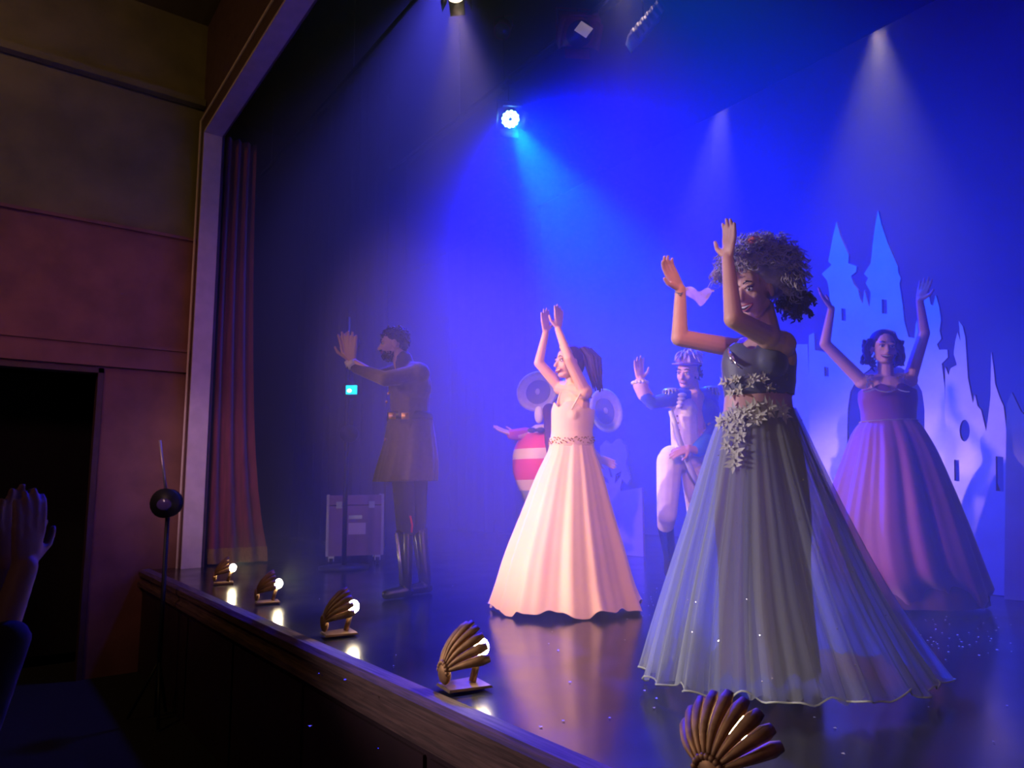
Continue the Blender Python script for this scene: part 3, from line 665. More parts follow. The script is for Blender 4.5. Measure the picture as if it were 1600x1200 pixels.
# legs under the gown down to the shoes
for sx in (-1, 1): mb.cap(J(893 + sx * 12, 745), J(888 + sx * 14, 850), .075, .05); mb.cap(J(888 + sx * 14, 850), J(886 + sx * 14, 930), .05, .035)
remesh(mb, 'body', SKIN, A_, .0055, 2)
face_parts(Q, AX, A_, .97, 1.15, teeth=True)
GOWN = mat('pale_pink_chiffon', (.86, .64, .57), .75, var=.06, scale=5, sheen=.3)
rings = [ring(690, 859, 927, d, .78), ring(706, 856, 930, d, .82), ring(740, 840, 941, d, .85), ring(800, 817, 957, d, .85), ring(860, 795, 974, d, .82), ring(910, 781, 987, d, .8), zring(.035, 771, 999, d, .78)]
loft('skirt', rings, GOWN, A_, n=220, rows=44, fold=lambda t: .022 + .04 * min(1, t * 1.4), hem=.03, seed=5)
bodice([ring(622, 868, 924, d, .78), ring(640, 862, 929, d, .78), ring(655, 862, 928, d, .78), ring(675, 862, 925, d, .78), ring(700, 859, 928, d, .8)], J(893, 640), f2, s2, J(892, 650), J(893, 634).z, .022, .016, .03, GOWN, A_, rb=.056, sp=.048, fw=.036)
b_ = MB(); b_.tube([J(868, 641, -.02), J(873, 622, .02), J(878, 606, .08), J(886, 602, .13)], .006, 6); b_.tube([J(893, 640, -.15), J(905, 618, -.165), J(917, 598, -.14), J(924, 622, -.04)], .006, 6); b_.build('strap', GOWN, A_)
_, sfw = loft('waistband', [ring(684, 859, 927, d, .80), ring(694, 858, 928, d, .81)], GOWN, A_, n=60, rows=3)
gems('waist_beading', [sfw(random.random(), a, .004) for a in [i * 2 * PI / 130 for i in range(130)]], .0045, GOLD, A_)
HB = mat('brown_hair', (.075, .032, .022), .45, var=.5, scale=30, stretch=(4, 4, .6)); rr = random.Random(4)
b_ = MB(); b_.ell(Q(0, -.022, .045), (.082, .095, .088), AX, 20, 14)
def hf(v): return v.z > .15 or v.y < -.1
b_.ell(Q(0, -.06, .0), (.072, .06, .085), AX, 16, 10)
b_.build('hair', HB, A_)
b_ = MB(); pr = Q(0, -.10, .10)
for i in range(46):
    a = rr.random() * 6.28; r_ = rr.random() ** .5 * .03; o1 = AX[0] * (r_ * math.cos(a)) + AX[1] * (r_ * math.sin(a))
    pts = [pr + o1 * .6, J(914, 546, .02) + o1 * 1.6, J(925, 560, .02) + o1 * 2.2, J(929, 582, .02) + o1 * 1.8, J(934 + rr.uniform(-3, 5), 604 + rr.uniform(-4, 8), .02) + o1 * .9]
    b_.tube(pts, [.009, .013, .012, .010, .003], 6)
b_.build('ponytail', HB, A_)
b_ = MB(); b_.tube([Q(-.075, .015, .055), Q(-.055, .035, .105), Q(0, .045, .128), Q(.055, .035, .105), Q(.075, .015, .055)], .006, 8)
for k in range(7): x = (k - 3) * .017; b_.ell(Q(x, .048 - abs(x) * .2, .137 - abs(x) * .25 + (.012 if k % 2 else 0)), (.008, .006, .012), AX, 8, 6)
b_.build('tiara', GEM, A_)
b_ = MB(); b_.ell(Q(.078, .0, -.046), (.006, .006, .010)); b_.build('earring', GEM, A_)

# ---- dancer in the silver gown with the big curly wig
d = 2.9; J = lambda x, y, q=0: P(x, y, d + q)
base = P(1195, 1060, d); base.z = 0
B_ = thing('person', base, 'nearest dancer in a silver-grey tulle gown and big curly silver wig, arms raised', 'person', 'dancers and players on stage')
mb = MB(); fc_ = facing(48, -8); f2 = facing(35); s2 = f2.cross(Z)
hc = J(1176, 458, -.04); Q, AX = head(mb, hc, fc_, 1.02, roll=.08)
mb.cap(J(1188, 482), J(1196, 524), .054, .062)
shN = J(1222, 538, -.10); shF = J(1160, 546, .10)
mb.cap(shN, shF, .056, .052); mb.ell(J(1190, 560), (.142, .085, .11), (s2, f2, Z)); mb.ell(J(1186, 610), (.118, .085, .13), (s2, f2, Z))
mb.cap(J(1185, 630), J(1185, 690), .112, .135)
mb.cap(shF, J(1062, 528, .02), .044, .037); mb.cap(J(1062, 528, .02), J(1063, 452, -.03), .036, .023)
mb.cap(shN, J(1146, 498, -.24), .048, .038); mb.cap(J(1146, 498, -.24), J(1137, 404, -.17), .037, .024)
mb.ell(shN + (J(1146, 498, -.24) - shN) * .3, (.05, .05, .05))
hand(mb, J(1063, 452, -.03), J(1047, 425, -.05) - J(1063, 452, -.03), -F * .8 + R * .5, .95, thumb=-1, curl=.22, spread=.05)
hand(mb, J(1137, 404, -.17), J(1142, 338, -.17) - J(1137, 404, -.17), -R * .9 - F * .4, 1.0, thumb=-1, curl=.10, spread=.10)
for sx in (-1, 1): mb.cap(J(1185 + sx * 22, 700), J(1180 + sx * 26, 880), .085, .058); mb.cap(J(1180 + sx * 26, 880), J(1180 + sx * 26, 1030), .055, .038)
remesh(mb, 'body', SKIN2, B_, .0048, 2)
face_parts(Q, AX, B_, 1.0, 1.1)
SATIN = mat('pewter_satin', (.10, .11, .18), .5, var=.15, scale=10, sheen=.3)
bodice([ring(530, 1140, 1236, d, .66), ring(548, 1132, 1242, d, .70), ring(566, 1128, 1243, d, .74), ring(590, 1130, 1241, d, .78), ring(624, 1134, 1238, d, .80)], J(1187, 560), f2, s2, J(1184, 572), J(1187, 549).z, .030, .014, .02, SATIN, B_, rb=.064, sp=.058, fw=.052)
_, sf = loft('bodice_hem', [ring(590, 1129, 1242, d, .80), ring(600, 1129, 1242, d, .80), ring(617, 1133, 1239, d, .82)], SATIN, B_, n=80, rows=6)
b_ = MB(); b_.tube([J(1146, 566, -.10), J(1140, 550, -.04), J(1148, 534, .08), J(1162, 528, .13)], .010, 6); b_.build('strap', GEM, B_)
BLUSH = mat('peach_satin_sash', (.62, .36, .34), .5, var=.1)
loft('sash', [ring(614, 1133, 1237, d, .80), ring(626, 1132, 1236, d, .82), ring(643, 1131, 1238, d, .84)], BLUSH, B_, n=80, rows=8, fold=lambda t: .01, seed=3)
LIN = mat('mauve_lining', (.26, .10, .13), .8, var=.25, scale=3)
TUL = tulle('silver_tulle', (.54, .60, .62), .42)
TUL2 = tulle('silver_tulle_outer', (.54, .60, .62), .34)
loft('lining', [ring(640, 1134, 1238, d, .84), ring(700, 1128, 1250, d, .84), ring(800, 1120, 1262, d, .8), ring(900, 1128, 1262, d, .72), zring(.05, 1130, 1275, d, .65)], LIN, B_, n=96, rows=30, fold=lambda t: .02 + .06 * t, hem=.03, seed=12)
sk = [ring(640, 1132, 1240, d, .85), ring(670, 1118, 1252, d, .9), ring(720, 1102, 1272, d, .9), ring(800, 1080, 1306, d, .88), ring(900, 1052, 1352, d, .84), ring(980, 1032, 1396, d, .80), zring(.055, 1018, 1440, d, .74)]
_, sfi = loft('tulle_underlayer', [(c - Z * .0, a * .93, b2 * .93) for c, a, b2 in sk], TUL, B_, n=220, rows=40, fold=lambda t: .02 + .08 * t, hem=.02, seed=21, fine=1)
so, sf2 = loft('tulle_skirt', sk, TUL2, B_, n=300, rows=48, fold=lambda t: .02 + .055 * t, hem=.022, seed=33, fine=1)
b_ = MB(); hp = [sf2(1.0, i * 2 * PI / 220, .002) for i in range(221)]; b_.tube(hp, .0035, 5, caps=False); b_.build('hem_edging', mat('silver_hem_ribbon', (.55, .60, .52), .6), B_)
# leafy applique flowers: waist, hip and trailing down the picture-left front
APP = mat('ivory_applique', (.62, .62, .52), .7, var=.2, scale=40); rr = random.Random(11)
def flower(c, nrm, up, s):
    t1 = up.cross(nrm).normalized(); up = nrm.cross(t1); b = MB(); npz = rr.randint(4, 6); a0 = rr.random() * 6
    for k in range(npz):
        a = a0 + k * 2 * PI / npz + rr.uniform(-.2, .2); e = t1 * math.cos(a) + up * math.sin(a); g = nrm.cross(e); L = s * rr.uniform(.7, 1.25)
        v = [c, c + e * L * .4 + g * L * .22 + nrm * .006, c + e * L + nrm * .012, c + e * L * .4 - g * L * .22 + nrm * .006]
        b.add(v, [(0, 1, 2), (0, 2, 3)])
    b.ell(c + nrm * .006, (.006, .006, .006), nu=6, nv=4); b.build('applique_flower', APP, B_, False)
def aim(px): return math.acos(max(-1, min(1, px)))
spots = []
for i in range(26): spots.append((sf2, rr.uniform(.005, .13), rr.uniform(1.2, 2.9), .038))
for i in range(16): t = .10 + .27 * i / 16; spots.append((sf2, t, 2.35 + rr.uniform(-.28, .28) * (1 - i / 20), .034))
for i in range(12): spots.append((sf, rr.uniform(.3, 1.0), rr.uniform(1.3, 3.0), .026))
for fn, t, a, s_ in spots:
    p = fn(t, a, .006); nr = (R * math.cos(a) - F * math.sin(a) + Z * .15).normalized(); flower(p, nr, Z, s_)
gems('crystal', [sf2(t, a, .012) for t, a in [(rr.uniform(.05, .95), rr.uniform(.5, 2.7)) for i in range(26)]] + [sf(rr.uniform(.0, .9), rr.uniform(.6, 2.7), .008) for i in range(16)], .0032, GEM, B_)
b_ = MB(); b_.tube([J(1139, 545, -.14), J(1143, 558, -.19), J(1151, 570, -.215), J(1160, 577, -.225)], .004, 6); b_.build('crystal_trim', GEM, B_)
# wig
WIG = mat('silver_lilac_curls', (.56, .50, .56), .6, var=.45, scale=25, sheen=.3); rr = random.Random(8)
wc = J(1187, 428, .0); wr = (.138, .128, .115)
b_ = MB(); b_.ell(wc, wr, (R, F, Z), 20, 14); 
WA = (R, F, Z)
strands(b_, wc, WA, [x * .86 for x in wr], 1000, lambda v: not (v.x < -.2 and v.z < -.05) and v.z > -.75 and not (v.y < -.15 and v.x < .35 and v.z < -.02), .080, .0022, .013, 2.2, 12, rr, .10)
b_.build('wig', WIG, B_)
b_ = MB(); c_ = J(1243, 472, .02); b_.ell(c_, (.055, .055, .05)); strands(b_, c_, WA, (.05, .05, .045), 90, lambda v: True, .03, .004, .008, 2, 10, rr, .4); b_.build('dark_back_hair', mat('dark_plum_hair', (.05, .03, .06), .5, var=.4, scale=30), B_)
b_ = MB(); c_ = J(1181, 378, -.09)
for k in range(9): a = k * 2 * PI / 9; b_.ell(c_ + (R * math.cos(a) + Z * math.sin(a) * .6) * .02 + F * (-.008 * (k % 2)), (.016, .012, .013), WA, 8, 6)
b_.ell(c_, (.016, .014, .014)); b_.build('hair_flower', mat('coral_silk', (.75, .18, .12), .7), B_)
# white handkerchief loop at the far wrist
b_ = MB(); a0 = J(1068, 455, -.02); n_ = 12; v_ = []
for i in range(n_ + 1):
    t = i / n_; c_ = a0 + R * (.128 * t) + Z * (-.022 * math.sin(t * 3) + .010 * math.sin(t * 9)); wdt = .012 + .045 * math.sin(PI * min(1, t * 1.1)) ** .7
    for j in range(4): q = j / 3 - .5; v_.append(c_ + Z * (q * wdt * 1.3) + F * (q * .03 + .012 * math.sin(t * 14 + j * 2)))
b_.add(v_, [(i * 4 + j, i * 4 + j + 1, i * 4 + j + 5, i * 4 + j + 4) for i in range(n_) for j in range(3)]); b_.build('wrist_handkerchief', tulle('white_lace', (.9, .9, .8), .95), B_)
b_ = MB(); b_.tube([J(1055, 456, -.03), J(1063, 459, -.06), J(1071, 456, -.03), J(1063, 452, .0), J(1055, 456, -.03)], .004, 6); b_.build('bracelet', GEM, B_)

# ---- dancer in purple
d = 4.6; J = lambda x, y, q=0: P(x, y, d + q)
base = P(1400, 950, d); base.z = 0
C_ = thing('person', base, 'smiling dark-haired dancer in a purple gown, both arms flung up, before the castle', 'person', 'dancers and players on stage')
mb = MB(); fc_ = facing(14, -2); f2 = facing(12); s2 = f2.cross(Z)
hc = J(1381, 545, -.03); Q, AX = head(mb, hc, fc_, .97, roll=-.1)
mb.cap(J(1383, 560), J(1384, 588), .046, .052)
sL = J(1347, 596); sR = J(1421, 594)
mb.cap(sL, sR, .050, .050); mb.ell(J(1385, 612), (.155, .10, .11), (s2, f2, Z)); mb.ell(J(1387, 640), (.13, .09, .12), (s2, f2, Z)); mb.cap(J(1388, 650), J(1392, 700), .115, .13)
mb.cap(sL, J(1289, 537, -.05), .044, .035); mb.cap(J(1289, 537, -.05), J(1299, 482, -.10), .034, .023)
mb.cap(sR, J(1444, 520, -.02), .044, .036); mb.cap(J(1444, 520, -.02), J(1437, 470, -.08), .035, .023)
hand(mb, J(1299, 482, -.10), J(1280, 457, -.12) - J(1299, 482, -.10), R * .3 - F * .6 + Z * .8, .97, thumb=1, curl=.10, spread=.12)
hand(mb, J(1437, 470, -.08), J(1450, 432, -.10) - J(1437, 470, -.08), -R * .7 - F * .6, .97, thumb=1, curl=.10, spread=.16)
for sx in (-1, 1): mb.cap(J(1392 + sx * 13, 705), J(1396 + sx * 15, 830), .08, .055); mb.cap(J(1396 + sx * 15, 830), J(1398 + sx * 15, 935), .05, .036)
remesh(mb, 'body', SKIN, C_, .0055, 2)
face_parts(Q, AX, C_, .97, 1.25)
PUR = mat('purple_chiffon', (.15, .030, .16), .7, var=.12, scale=5, sheen=.3)
bodice([ring(596, 1350, 1424, d, .62), ring(611, 1343, 1430, d, .64), ring(625, 1343, 1431, d, .68), ring(642, 1347, 1429, d, .70), ring(666, 1349, 1428, d, .74)], J(1386, 612), f2, s2, J(1386, 618), J(1386, 609).z, .030, .024, .03, PUR, C_, sp=.062)
rings = [ring(658, 1348, 1429, d, .74), ring(675, 1338, 1440, d, .82), ring(710, 1328, 1456, d, .88), ring(770, 1312, 1478, d, .88), ring(830, 1301, 1500, d, .84), ring(890, 1306, 1522, d, .8), ring(925, 1330, 1538, d, .74, .05)]
_, sf = loft('skirt', rings, PUR, C_, n=160, rows=40, fold=lambda t: .03 + .07 * min(1, 2 * t) * (1 - .5 * t), hem=.06, seed=14)
DBAND = mat('dark_plum_cloth', (.06, .018, .045), .85)
loft('dark_lower_band', [ring(880, 1318, 1510, d, .74), ring(920, 1335, 1528, d, .74), zring(.03, 1345, 1536, d, .7)], DBAND, C_, n=120, rows=12, fold=lambda t: .04, seed=15)  # dark plum band between the skirt hem and the floor
gems('waist_beading', [sf(.012 * random.random(), a, .005) for a in [i * 2 * PI / 90 for i in range(90)]], .0055, GEM, C_)
rr = random.Random(5); pts = []
for sg, x0 in ((-1, 1360), (1, 1408)):
    for i in range(46): t = rr.random(); pts.append(J(x0 + sg * 1.0 + rr.uniform(-6, 6), 586 + 22 * t, -.105 + .05 * (1 - t)) )
for i in range(30): t = i / 29; x = 1350 + 70 * t; pts.append(J(x, 604 + 5 * abs(math.cos((t - .0) * 2 * PI)) ** .7 * 1.0 + 3, -.155 + .05 * abs(t - .5)))
gems('sequin_strap', pts, .0055, GEM, C_)
HD = mat('black_brown_hair', (.022, .014, .022), .75, var=.5, scale=30); b_ = MB(); b_.ell(Q(0, -.024, .050), (.087, .090, .086), AX, 20, 14)
strands(b_, Q(0, -.03, .0), AX, (.085, .06, .10), 150, lambda v: (v.y < .35 and abs(v.x) > .35) or (v.z > .55 and v.y < .5), .035, .006, .014, 2.0, 12, rr, .7)
for sg in (-1, 1):
    for i in range(16):
        x0 = sg * (.082 + .03 * rr.random()); ph = rr.random() * 6; y0 = rr.uniform(-.04, .035)
        pp = [Q(x0 + .012 * math.cos(ph + t * 9) + sg * .012 * t, y0 + .012 * math.sin(ph + t * 9), .06 - .17 * t) for t in [k / 12 for k in range(13)]]
        b_.tube(pp, [.009] * 12 + [.003], 6)
b_.build('hair', HD, C_)
b_ = MB(); b_.tube([Q(-.085, .01, .06), Q(-.055, .04, .11), Q(0, .05, .125)], .005, 6); b_.build('hair_clip', GEM, C_)

# ---- officer in long dark coat, clapping at far left
d = 5.4; J = lambda x, y, q=0: P(x, y, d + q)
base = P(640, 915, d); base.z = 0
D_ = thing('person', base, 'bearded man in a long dark officer coat and boots, clapping at left before the case', 'person', 'dancers and players on stage')
mb = MB(); fc_ = facing(78, -4); hc = J(614, 538); Q, AX = head(mb, hc, fc_, 1.03, jaw=1.25)
mb.cap(J(622, 552), J(634, 585), .058, .07)
wa, wb = J(549, 563, -.04), J(545, 561, .06)
mb.cap(J(634, 585), J(638, 640), .09, .1); mb.cap(J(640, 590, -.1), J(602, 592, -.22), .035, .03); mb.cap(J(634, 588, .1), J(592, 588, .18), .035, .03); mb.cap(J(602, 592, -.22), wa, .024, .026); mb.cap(J(592, 588, .18), wb, .024, .026)
hand(mb, wa, J(545, 494, -.06) - wa, R * .25 + F * 1, 1.35, thumb=1, curl=.05, spread=.16, rad=.0105)
hand(mb, wb, J(533, 496, .05) - wb, R * .2 - F * 1, 1.3, thumb=-1, curl=.06, spread=.16, rad=.0105)
remesh(mb, 'body', SKIN, D_, .006, 2)
face_parts(Q, AX, D_, 1.03, .7, teeth=False)
COAT = mat('charcoal_wool', (.075, .052, .065), .9, var=.2, scale=40, sheen=.2); TRO = mat('navy_wool_trousers', (.03, .03, .055), .9)
mb = MB(); f2 = facing(58); s2 = f2.cross(Z); shN = J(655, 583, -.14); shF = J(630, 578, .16)
mb.cap(shN, shF, .085, .075); mb.ell(J(641, 605), (.21, .16, .15), (s2, f2, Z)); mb.cap(J(640, 612), J(641, 665), .155, .15); mb.cap(J(641, 650), J(641, 690), .15, .155)
mb.cap(shN, J(602, 592, -.22), .072, .058); mb.cap(J(602, 592, -.22), J(556, 575, -.06), .056, .042)
mb.cap(shF, J(592, 588, .18), .07, .056); mb.cap(J(592, 588, .18), J(549, 571, .06), .056, .042)
mb.cap(J(630, 562), J(634, 580), .075, .08)
remesh(mb, 'coat', COAT, D_, .009, 3)
loft('coat_skirt', [ring(655, 606, 676, d, .8), ring(690, 601, 681, d, .85), ring(725, 592, 684, d, .9), ring(752, 586, 682, d, .95)], COAT, D_, n=90, rows=16, fold=lambda t: .01 + .05 * t, seed=9, thick=.008)
b_ = MB(); b_.tube([J(549, 565, -.05), J(553, 573, -.055)], [.040, .046], 12); b_.build('shirt_cuff', mat('white_linen', (.75, .7, .62), .8), D_)
b_ = MB(); b_.tube([J(545, 563, .06), J(549, 571, .062)], [.038, .044], 12); b_.build('shirt_cuff', bpy.data.materials['white_linen'], D_)
loft('belt', [ring(645, 605, 676, d, .82), ring(657, 604, 677, d, .82)], mat('black_leather_belt', (.02, .018, .02), .35), D_, n=60, rows=2, thick=.006)
for x, q in ((613, -.17), (633, -.21)): b_ = MB(); b_.obox(J(x, 650, q), (R, Z, F), (.026, .024, .006)); b_.ell(J(x, 650, q - .01), (.012, .008, .012)); b_.build('buckle', GOLD, D_)
for y, x in ((600, 611), (615, 607), (628, 604), (687, 602)): b_ = MB(); b_.ell(J(x, y, -.14), (.013, .009, .013)); b_.build('button', GOLD, D_)
mb = MB()
for (hx, kx, fx, q) in ((628, 634, 630, -.08), (652, 652, 660, .12)):
    mb.cap(J(hx, 725, q), J(kx, 828, q), .088, .068)
remesh(mb, 'trousers', TRO, D_, .009, 3)
BOOT = mat('black_boot_leather', (.018, .016, .02), .25, coat=.5)
for (kx, fx, q) in ((632, 634, -.08), (656, 664, .12)):
    mb = MB(); g = J(fx, 905, q); g.z = .05; mb.cap(J(kx, 832, q), g + Z * .04, .066, .046); mb.cap(g, g + facing(50) * .16 - Z * .01, .045, .036); mb.cap(g, g - facing(50) * .03 - Z * .012, .04, .036)
    remesh(mb, 'boot', BOOT, D_, .008, 2)
b_ = MB(); b_.tube([J(619, 833, -.17), J(624, 872, -.16), J(628, 906, -.15)], [.014, .012, .009], 8); b_.build('pale_boot_strip', mat('pale_strip_metal', (.8, .8, .78), .25, .8), D_)  # thin pale strip down the boot, knee to ankle
b_ = MB(); b_.tube([J(641, 806, -.16), J(644, 820, -.16), J(643, 832, -.16)], .008, 6); b_.build('red_tassel', mat('red_braid', (.7, .03, .06), .7), D_)
HBk = mat('dark_curly_hair', (.025, .016, .015), .6, var=.5, scale=30); rr = random.Random(6)
b_ = MB(); b_.ell(Q(0, -.025, .05), (.086, .098, .085), AX, 18, 12); b_.ell(Q(0, -.07, .0), (.072, .045, .08), AX, 14, 10)
strands(b_, Q(0, -.02, .04), AX, (.08, .095, .085), 160, lambda v: v.z > .1 or v.y < -.3, .028, .006, .010, 1.6, 8, rr, .2); b_.build('hair', HBk, D_)
b_ = MB(); b_.ell(Q(0, .045, -.085), (.046, .046, .034), AX, 14, 10)
strands(b_, Q(0, .03, -.07), AX, (.056, .055, .045), 130, lambda v: v.z < .25 and v.y > -.5 and not (v.z > -.25 and v.y > .8), .014, .004, .004, 1, 6, rr, .6); b_.tube([Q(-.03, .088, -.048), Q(0, .102, -.043), Q(.03, .088, -.048)], .006, 6); b_.build('beard', HBk, D_)

# ---- player in the round-eared mouse costume behind the pink gown
d = 5.7; J = lambda x, y, q=0: P(x, y, d + q)
base = P(855, 910, d); base.z = 0
E_ = thing('person', base, 'player with two large round grey ears and a red striped tunic behind the pink gown', 'person', 'dancers and players on stage')
FELT = mat('blue_grey_felt', (.60, .62, .70), .9, var=.1, scale=30)
DARKF = mat('slate_felt', (.22, .24, .34), .9)
mb = MB(); hc = J(886, 618, 0); Q, AX = head(mb, hc, facing(10), 1.0); mb.cap(J(880, 635), J(872, 665), .055, .06)
mb.cap(J(872, 665), J(870, 720), .09, .1); mb.cap(J(872, 672), J(826, 680, -.06), .05, .036); mb.cap(J(826, 680, -.06), J(806, 680, -.1), .036, .028)
hand(mb, J(806, 680, -.1), J(772, 668, -.1) - J(806, 680, -.1), Z * .9 - F * .3, 1.15, thumb=1, curl=.05, spread=.14)
mb.cap(J(874, 675), J(910, 690, .05), .05, .036); mb.cap(J(910, 690, .05), J(935, 715, .1), .036, .03); hand(mb, J(935, 715, .1), R * .8 - Z * .4, -F, 1.0)
remesh(mb, 'body', SKIN, E_, .007, 2); face_parts(Q, AX, E_, 1.0, 1.0)
b_ = MB(); b_.ell(Q(0, -.03, .03), (.10, .105, .115), AX, 18, 12); b_.build('hood', FELT, E_)
for (x, y, rx, ry, yaw, sg) in ((839, 611, 33, 33, 20, -1), (948, 641, 29, 36, -25, 1)):
    nf = facing(yaw, 8); ax = nf.cross(Z).normalized(); az = ax.cross(nf); c_ = J(x, y, -.02 if sg < 0 else .04); k = pxr(d); b_ = MB(); v = []; n_ = 36
    prof = [(0, -.055), (.25, -.05), (.5, -.038), (.75, -.012), (.9, .006), (1.0, -.004), (.98, -.022), (.75, -.045), (.4, -.075), (0, -.085)]
    for q, h in prof[1:-1]:
        for j in range(n_): a = 2 * PI * j / n_; v.append(c_ + ax * (q * rx * k * 1.05 * math.cos(a)) + az * (q * ry * k * math.sin(a)) + nf * h)
    m_ = len(prof) - 2; f_ = [(i * n_ + j, i * n_ + (j + 1) % n_, (i + 1) * n_ + (j + 1) % n_, (i + 1) * n_ + j) for i in range(m_ - 1) for j in range(n_)] + [tuple(range(n_)), tuple(range((m_ - 1) * n_, m_ * n_))]
    b_.add(v, f_); er_ = b_.build('ear', FELT, E_)
    b_ = MB(); b_.ell(c_ - nf * .030, (.62 * rx * k, .62 * ry * k, .012), (ax, az, nf), 24, 8); b_.build('ear_hollow', DARKF, er_)
    b_ = MB(); b_.ell(c_ - nf * .016, (.022, .028, .008), (ax, az, nf), 12, 6); b_.build('ear_button', FELT, er_)
    b_ = MB(); b_.tube([c_ - nf * .08, c_ - nf * .10 + (Q(0, -.02, .08) - c_) * .5, Q(0, -.02, .08)], [.03, .022, .022], 8); b_.build('ear_stalk', FELT, E_)
RED = mat('red_stripe_knit', (.62, .05, .07), .85); CRM = mat('cream_stripe_knit', (.70, .55, .34), .85); GRY = mat('grey_blue_shorts', (.22, .25, .33), .9)
def band(t): return 0 if t < .17 else 1 if t < .40 else 0 if t < .56 else 1 if t < .86 else 0
loft('tunic', [ring(664, 835, 880, d, .9), ring(680, 815, 890, d, .9), ring(702, 803, 897, d, .9), ring(722, 801, 900, d, .9), ring(742, 803, 898, d, .9), ring(766, 812, 890, d, .9)], CRM, E_, n=80, rows=50, mats=([RED], band))
loft('shorts', [ring(764, 812, 891, d, .9), ring(780, 818, 886, d, .9), ring(806, 830, 874, d, .9)], GRY, E_, n=60, rows=14, fold=lambda t: .02)
b_ = MB(); b_.cap(J(822, 678, -.04), J(800, 679, -.1), .055, .042); b_.build('sleeve', mat('magenta_sleeve', (.5, .07, .25), .85), E_)
b_ = MB(); b_.cap(J(892, 682, .0), J(915, 700, .08), .06, .045); b_.build('sleeve', bpy.data.materials['magenta_sleeve'], E_)
b_ = MB(); b_.cap(J(858, 640, -.16), J(862, 690, -.20), .05, .055); b_.cap(J(862, 690, -.2), J(862, 745, -.2), .055, .04); b_.build('waistcoat', mat('dark_plum_velvet', (.07, .02, .05), .9), E_)
b_ = MB(); b_.ell(J(842, 648, -.14), (.045, .03, .07)); b_.build('neckerchief', mat('cream_cotton', (.72, .68, .66), .8), E_)
b_ = MB(); c_ = J(838, 672, -.2); b_.ell(c_ - R * .035, (.035, .015, .022), (R, F, Z)); b_.ell(c_ + R * .035, (.035, .015, .022), (R, F, Z)); b_.ell(c_, (.014, .016, .014)); b_.build('bow_tie', mat('navy_satin', (.03, .03, .08), .4), E_)
mb = MB()
for sx in (-1, 1):
    g = J(852 + sx * 13, 900); g.z = .05; mb.cap(J(852 + sx * 12, 800), J(852 + sx * 13, 850), .07, .055); mb.cap(J(852 + sx * 13, 850), g + Z * .02, .052, .036); mb.cap(g, g + facing(sx * -25) * .14, .04, .034)
remesh(mb, 'tights', mat('black_tights', (.02, .02, .03), .8), E_, .01, 3)

# ---- man in the blue tailcoat and white breeches
d = 5.3; J = lambda x, y, q=0: P(x, y, d + q)
base = P(1060, 925, d); base.z = 0
G_ = thing('person', base, 'man in a blue tailcoat, white breeches and lilac hat, hand raised, behind the silver gown', 'person', 'dancers and players on stage')
mb = MB(); fc_ = facing(38, -8); hc = J(1074, 584, -.03); Q, AX = head(mb, hc, fc_, 1.0, jaw=1.1, roll=-.12)
mb.cap(J(1080, 598), J(1084, 620), .054, .06)
mb.cap(J(1084, 622), J(1084, 680), .08, .09); mb.cap(J(1084, 630), J(1020, 630, -.06), .045, .036); mb.cap(J(1020, 630, -.06), J(1000, 592, -.08), .036, .027); mb.cap(J(1084, 630), J(1112, 668), .045, .04); mb.cap(J(1112, 668), J(1092, 704, -.2), .04, .032)
hand(mb, J(1000, 594, -.08), J(997, 552, -.1) - J(1000, 594, -.08), -F + R * .3, 1.08, thumb=1, curl=.10, spread=.14)
mb.cap(J(1092, 705, -.2), J(1076, 700, -.24), .032, .026); hand(mb, J(1078, 700, -.24), J(1058, 706, -.24) - J(1078, 700, -.24), F * .6 - Z * .4, 1.0, thumb=1, curl=.35)
remesh(mb, 'body', SKIN, G_, .006, 2); face_parts(Q, AX, G_, 1.0, .9)
BLU = mat('royal_blue_wool', (.02, .06, .55), .75, sheen=.2); WHT = mat('white_brocade', (.74, .70, .68), .7, var=.12, scale=30); SIL = mat('silver_braid', (.62, .58, .66), .4, .4, var=.4, scale=60)
f2 = facing(30); s2 = f2.cross(Z)
mb = MB(); sL = J(1052, 622, -.05); sR = J(1108, 620, .08)
mb.cap(sL, sR, .07, .075); mb.ell(J(1088, 645, .05), (.165, .11, .13), (s2, f2, Z)); mb.ell(J(1090, 680, .06), (.14, .10, .13), (s2, f2, Z))
mb.cap(sL, J(1020, 630, -.06), .062, .05); mb.cap(J(1020, 630, -.06), J(1008, 620, -.08), .052, .045)
mb.cap(sR, J(1118, 668, -.0), .065, .055); mb.cap(J(1118, 668, .0), J(1094, 700, -.17), .055, .046)
mb.cap(J(1100, 690, .10), J(1108, 745, .14), .09, .05); mb.cap(J(1080, 690, .12), J(1078, 735, .16), .08, .04)
remesh(mb, 'tailcoat', BLU, G_, .009, 3)
b_ = MB(); b_.cap(J(1006, 617, -.07), J(1001, 602, -.08), .050, .058); b_.build('cuff', mat('lilac_cuff', (.62, .45, .55), .8), G_)
b_ = MB(); 
for k in range(14): a = k * 2 * PI / 14; b_.ell(J(1000, 598, -.08) + R * (.052 * math.cos(a)) + F * (.052 * math.sin(a)), (.016, .016, .014), nu=8, nv=6)
b_.build('lace_ruffle', WHT, G_)
mb = MB(); mb.ell(J(1070, 644, -.0), (.115, .12, .13), (s2, f2, Z)); mb.cap(J(1070, 655, -.01), J(1072, 706, -.01), .112, .108); remesh(mb, 'waistcoat', WHT, G_, .009, 3)
b_ = MB()
for k in range(4): b_.ell(J(1066 - k * 1.5, 617 + 6 * k, -.12), (.034 - .003 * k, .02, .017), (R, F, Z), 12, 8)
b_.build('cravat', WHT, G_)
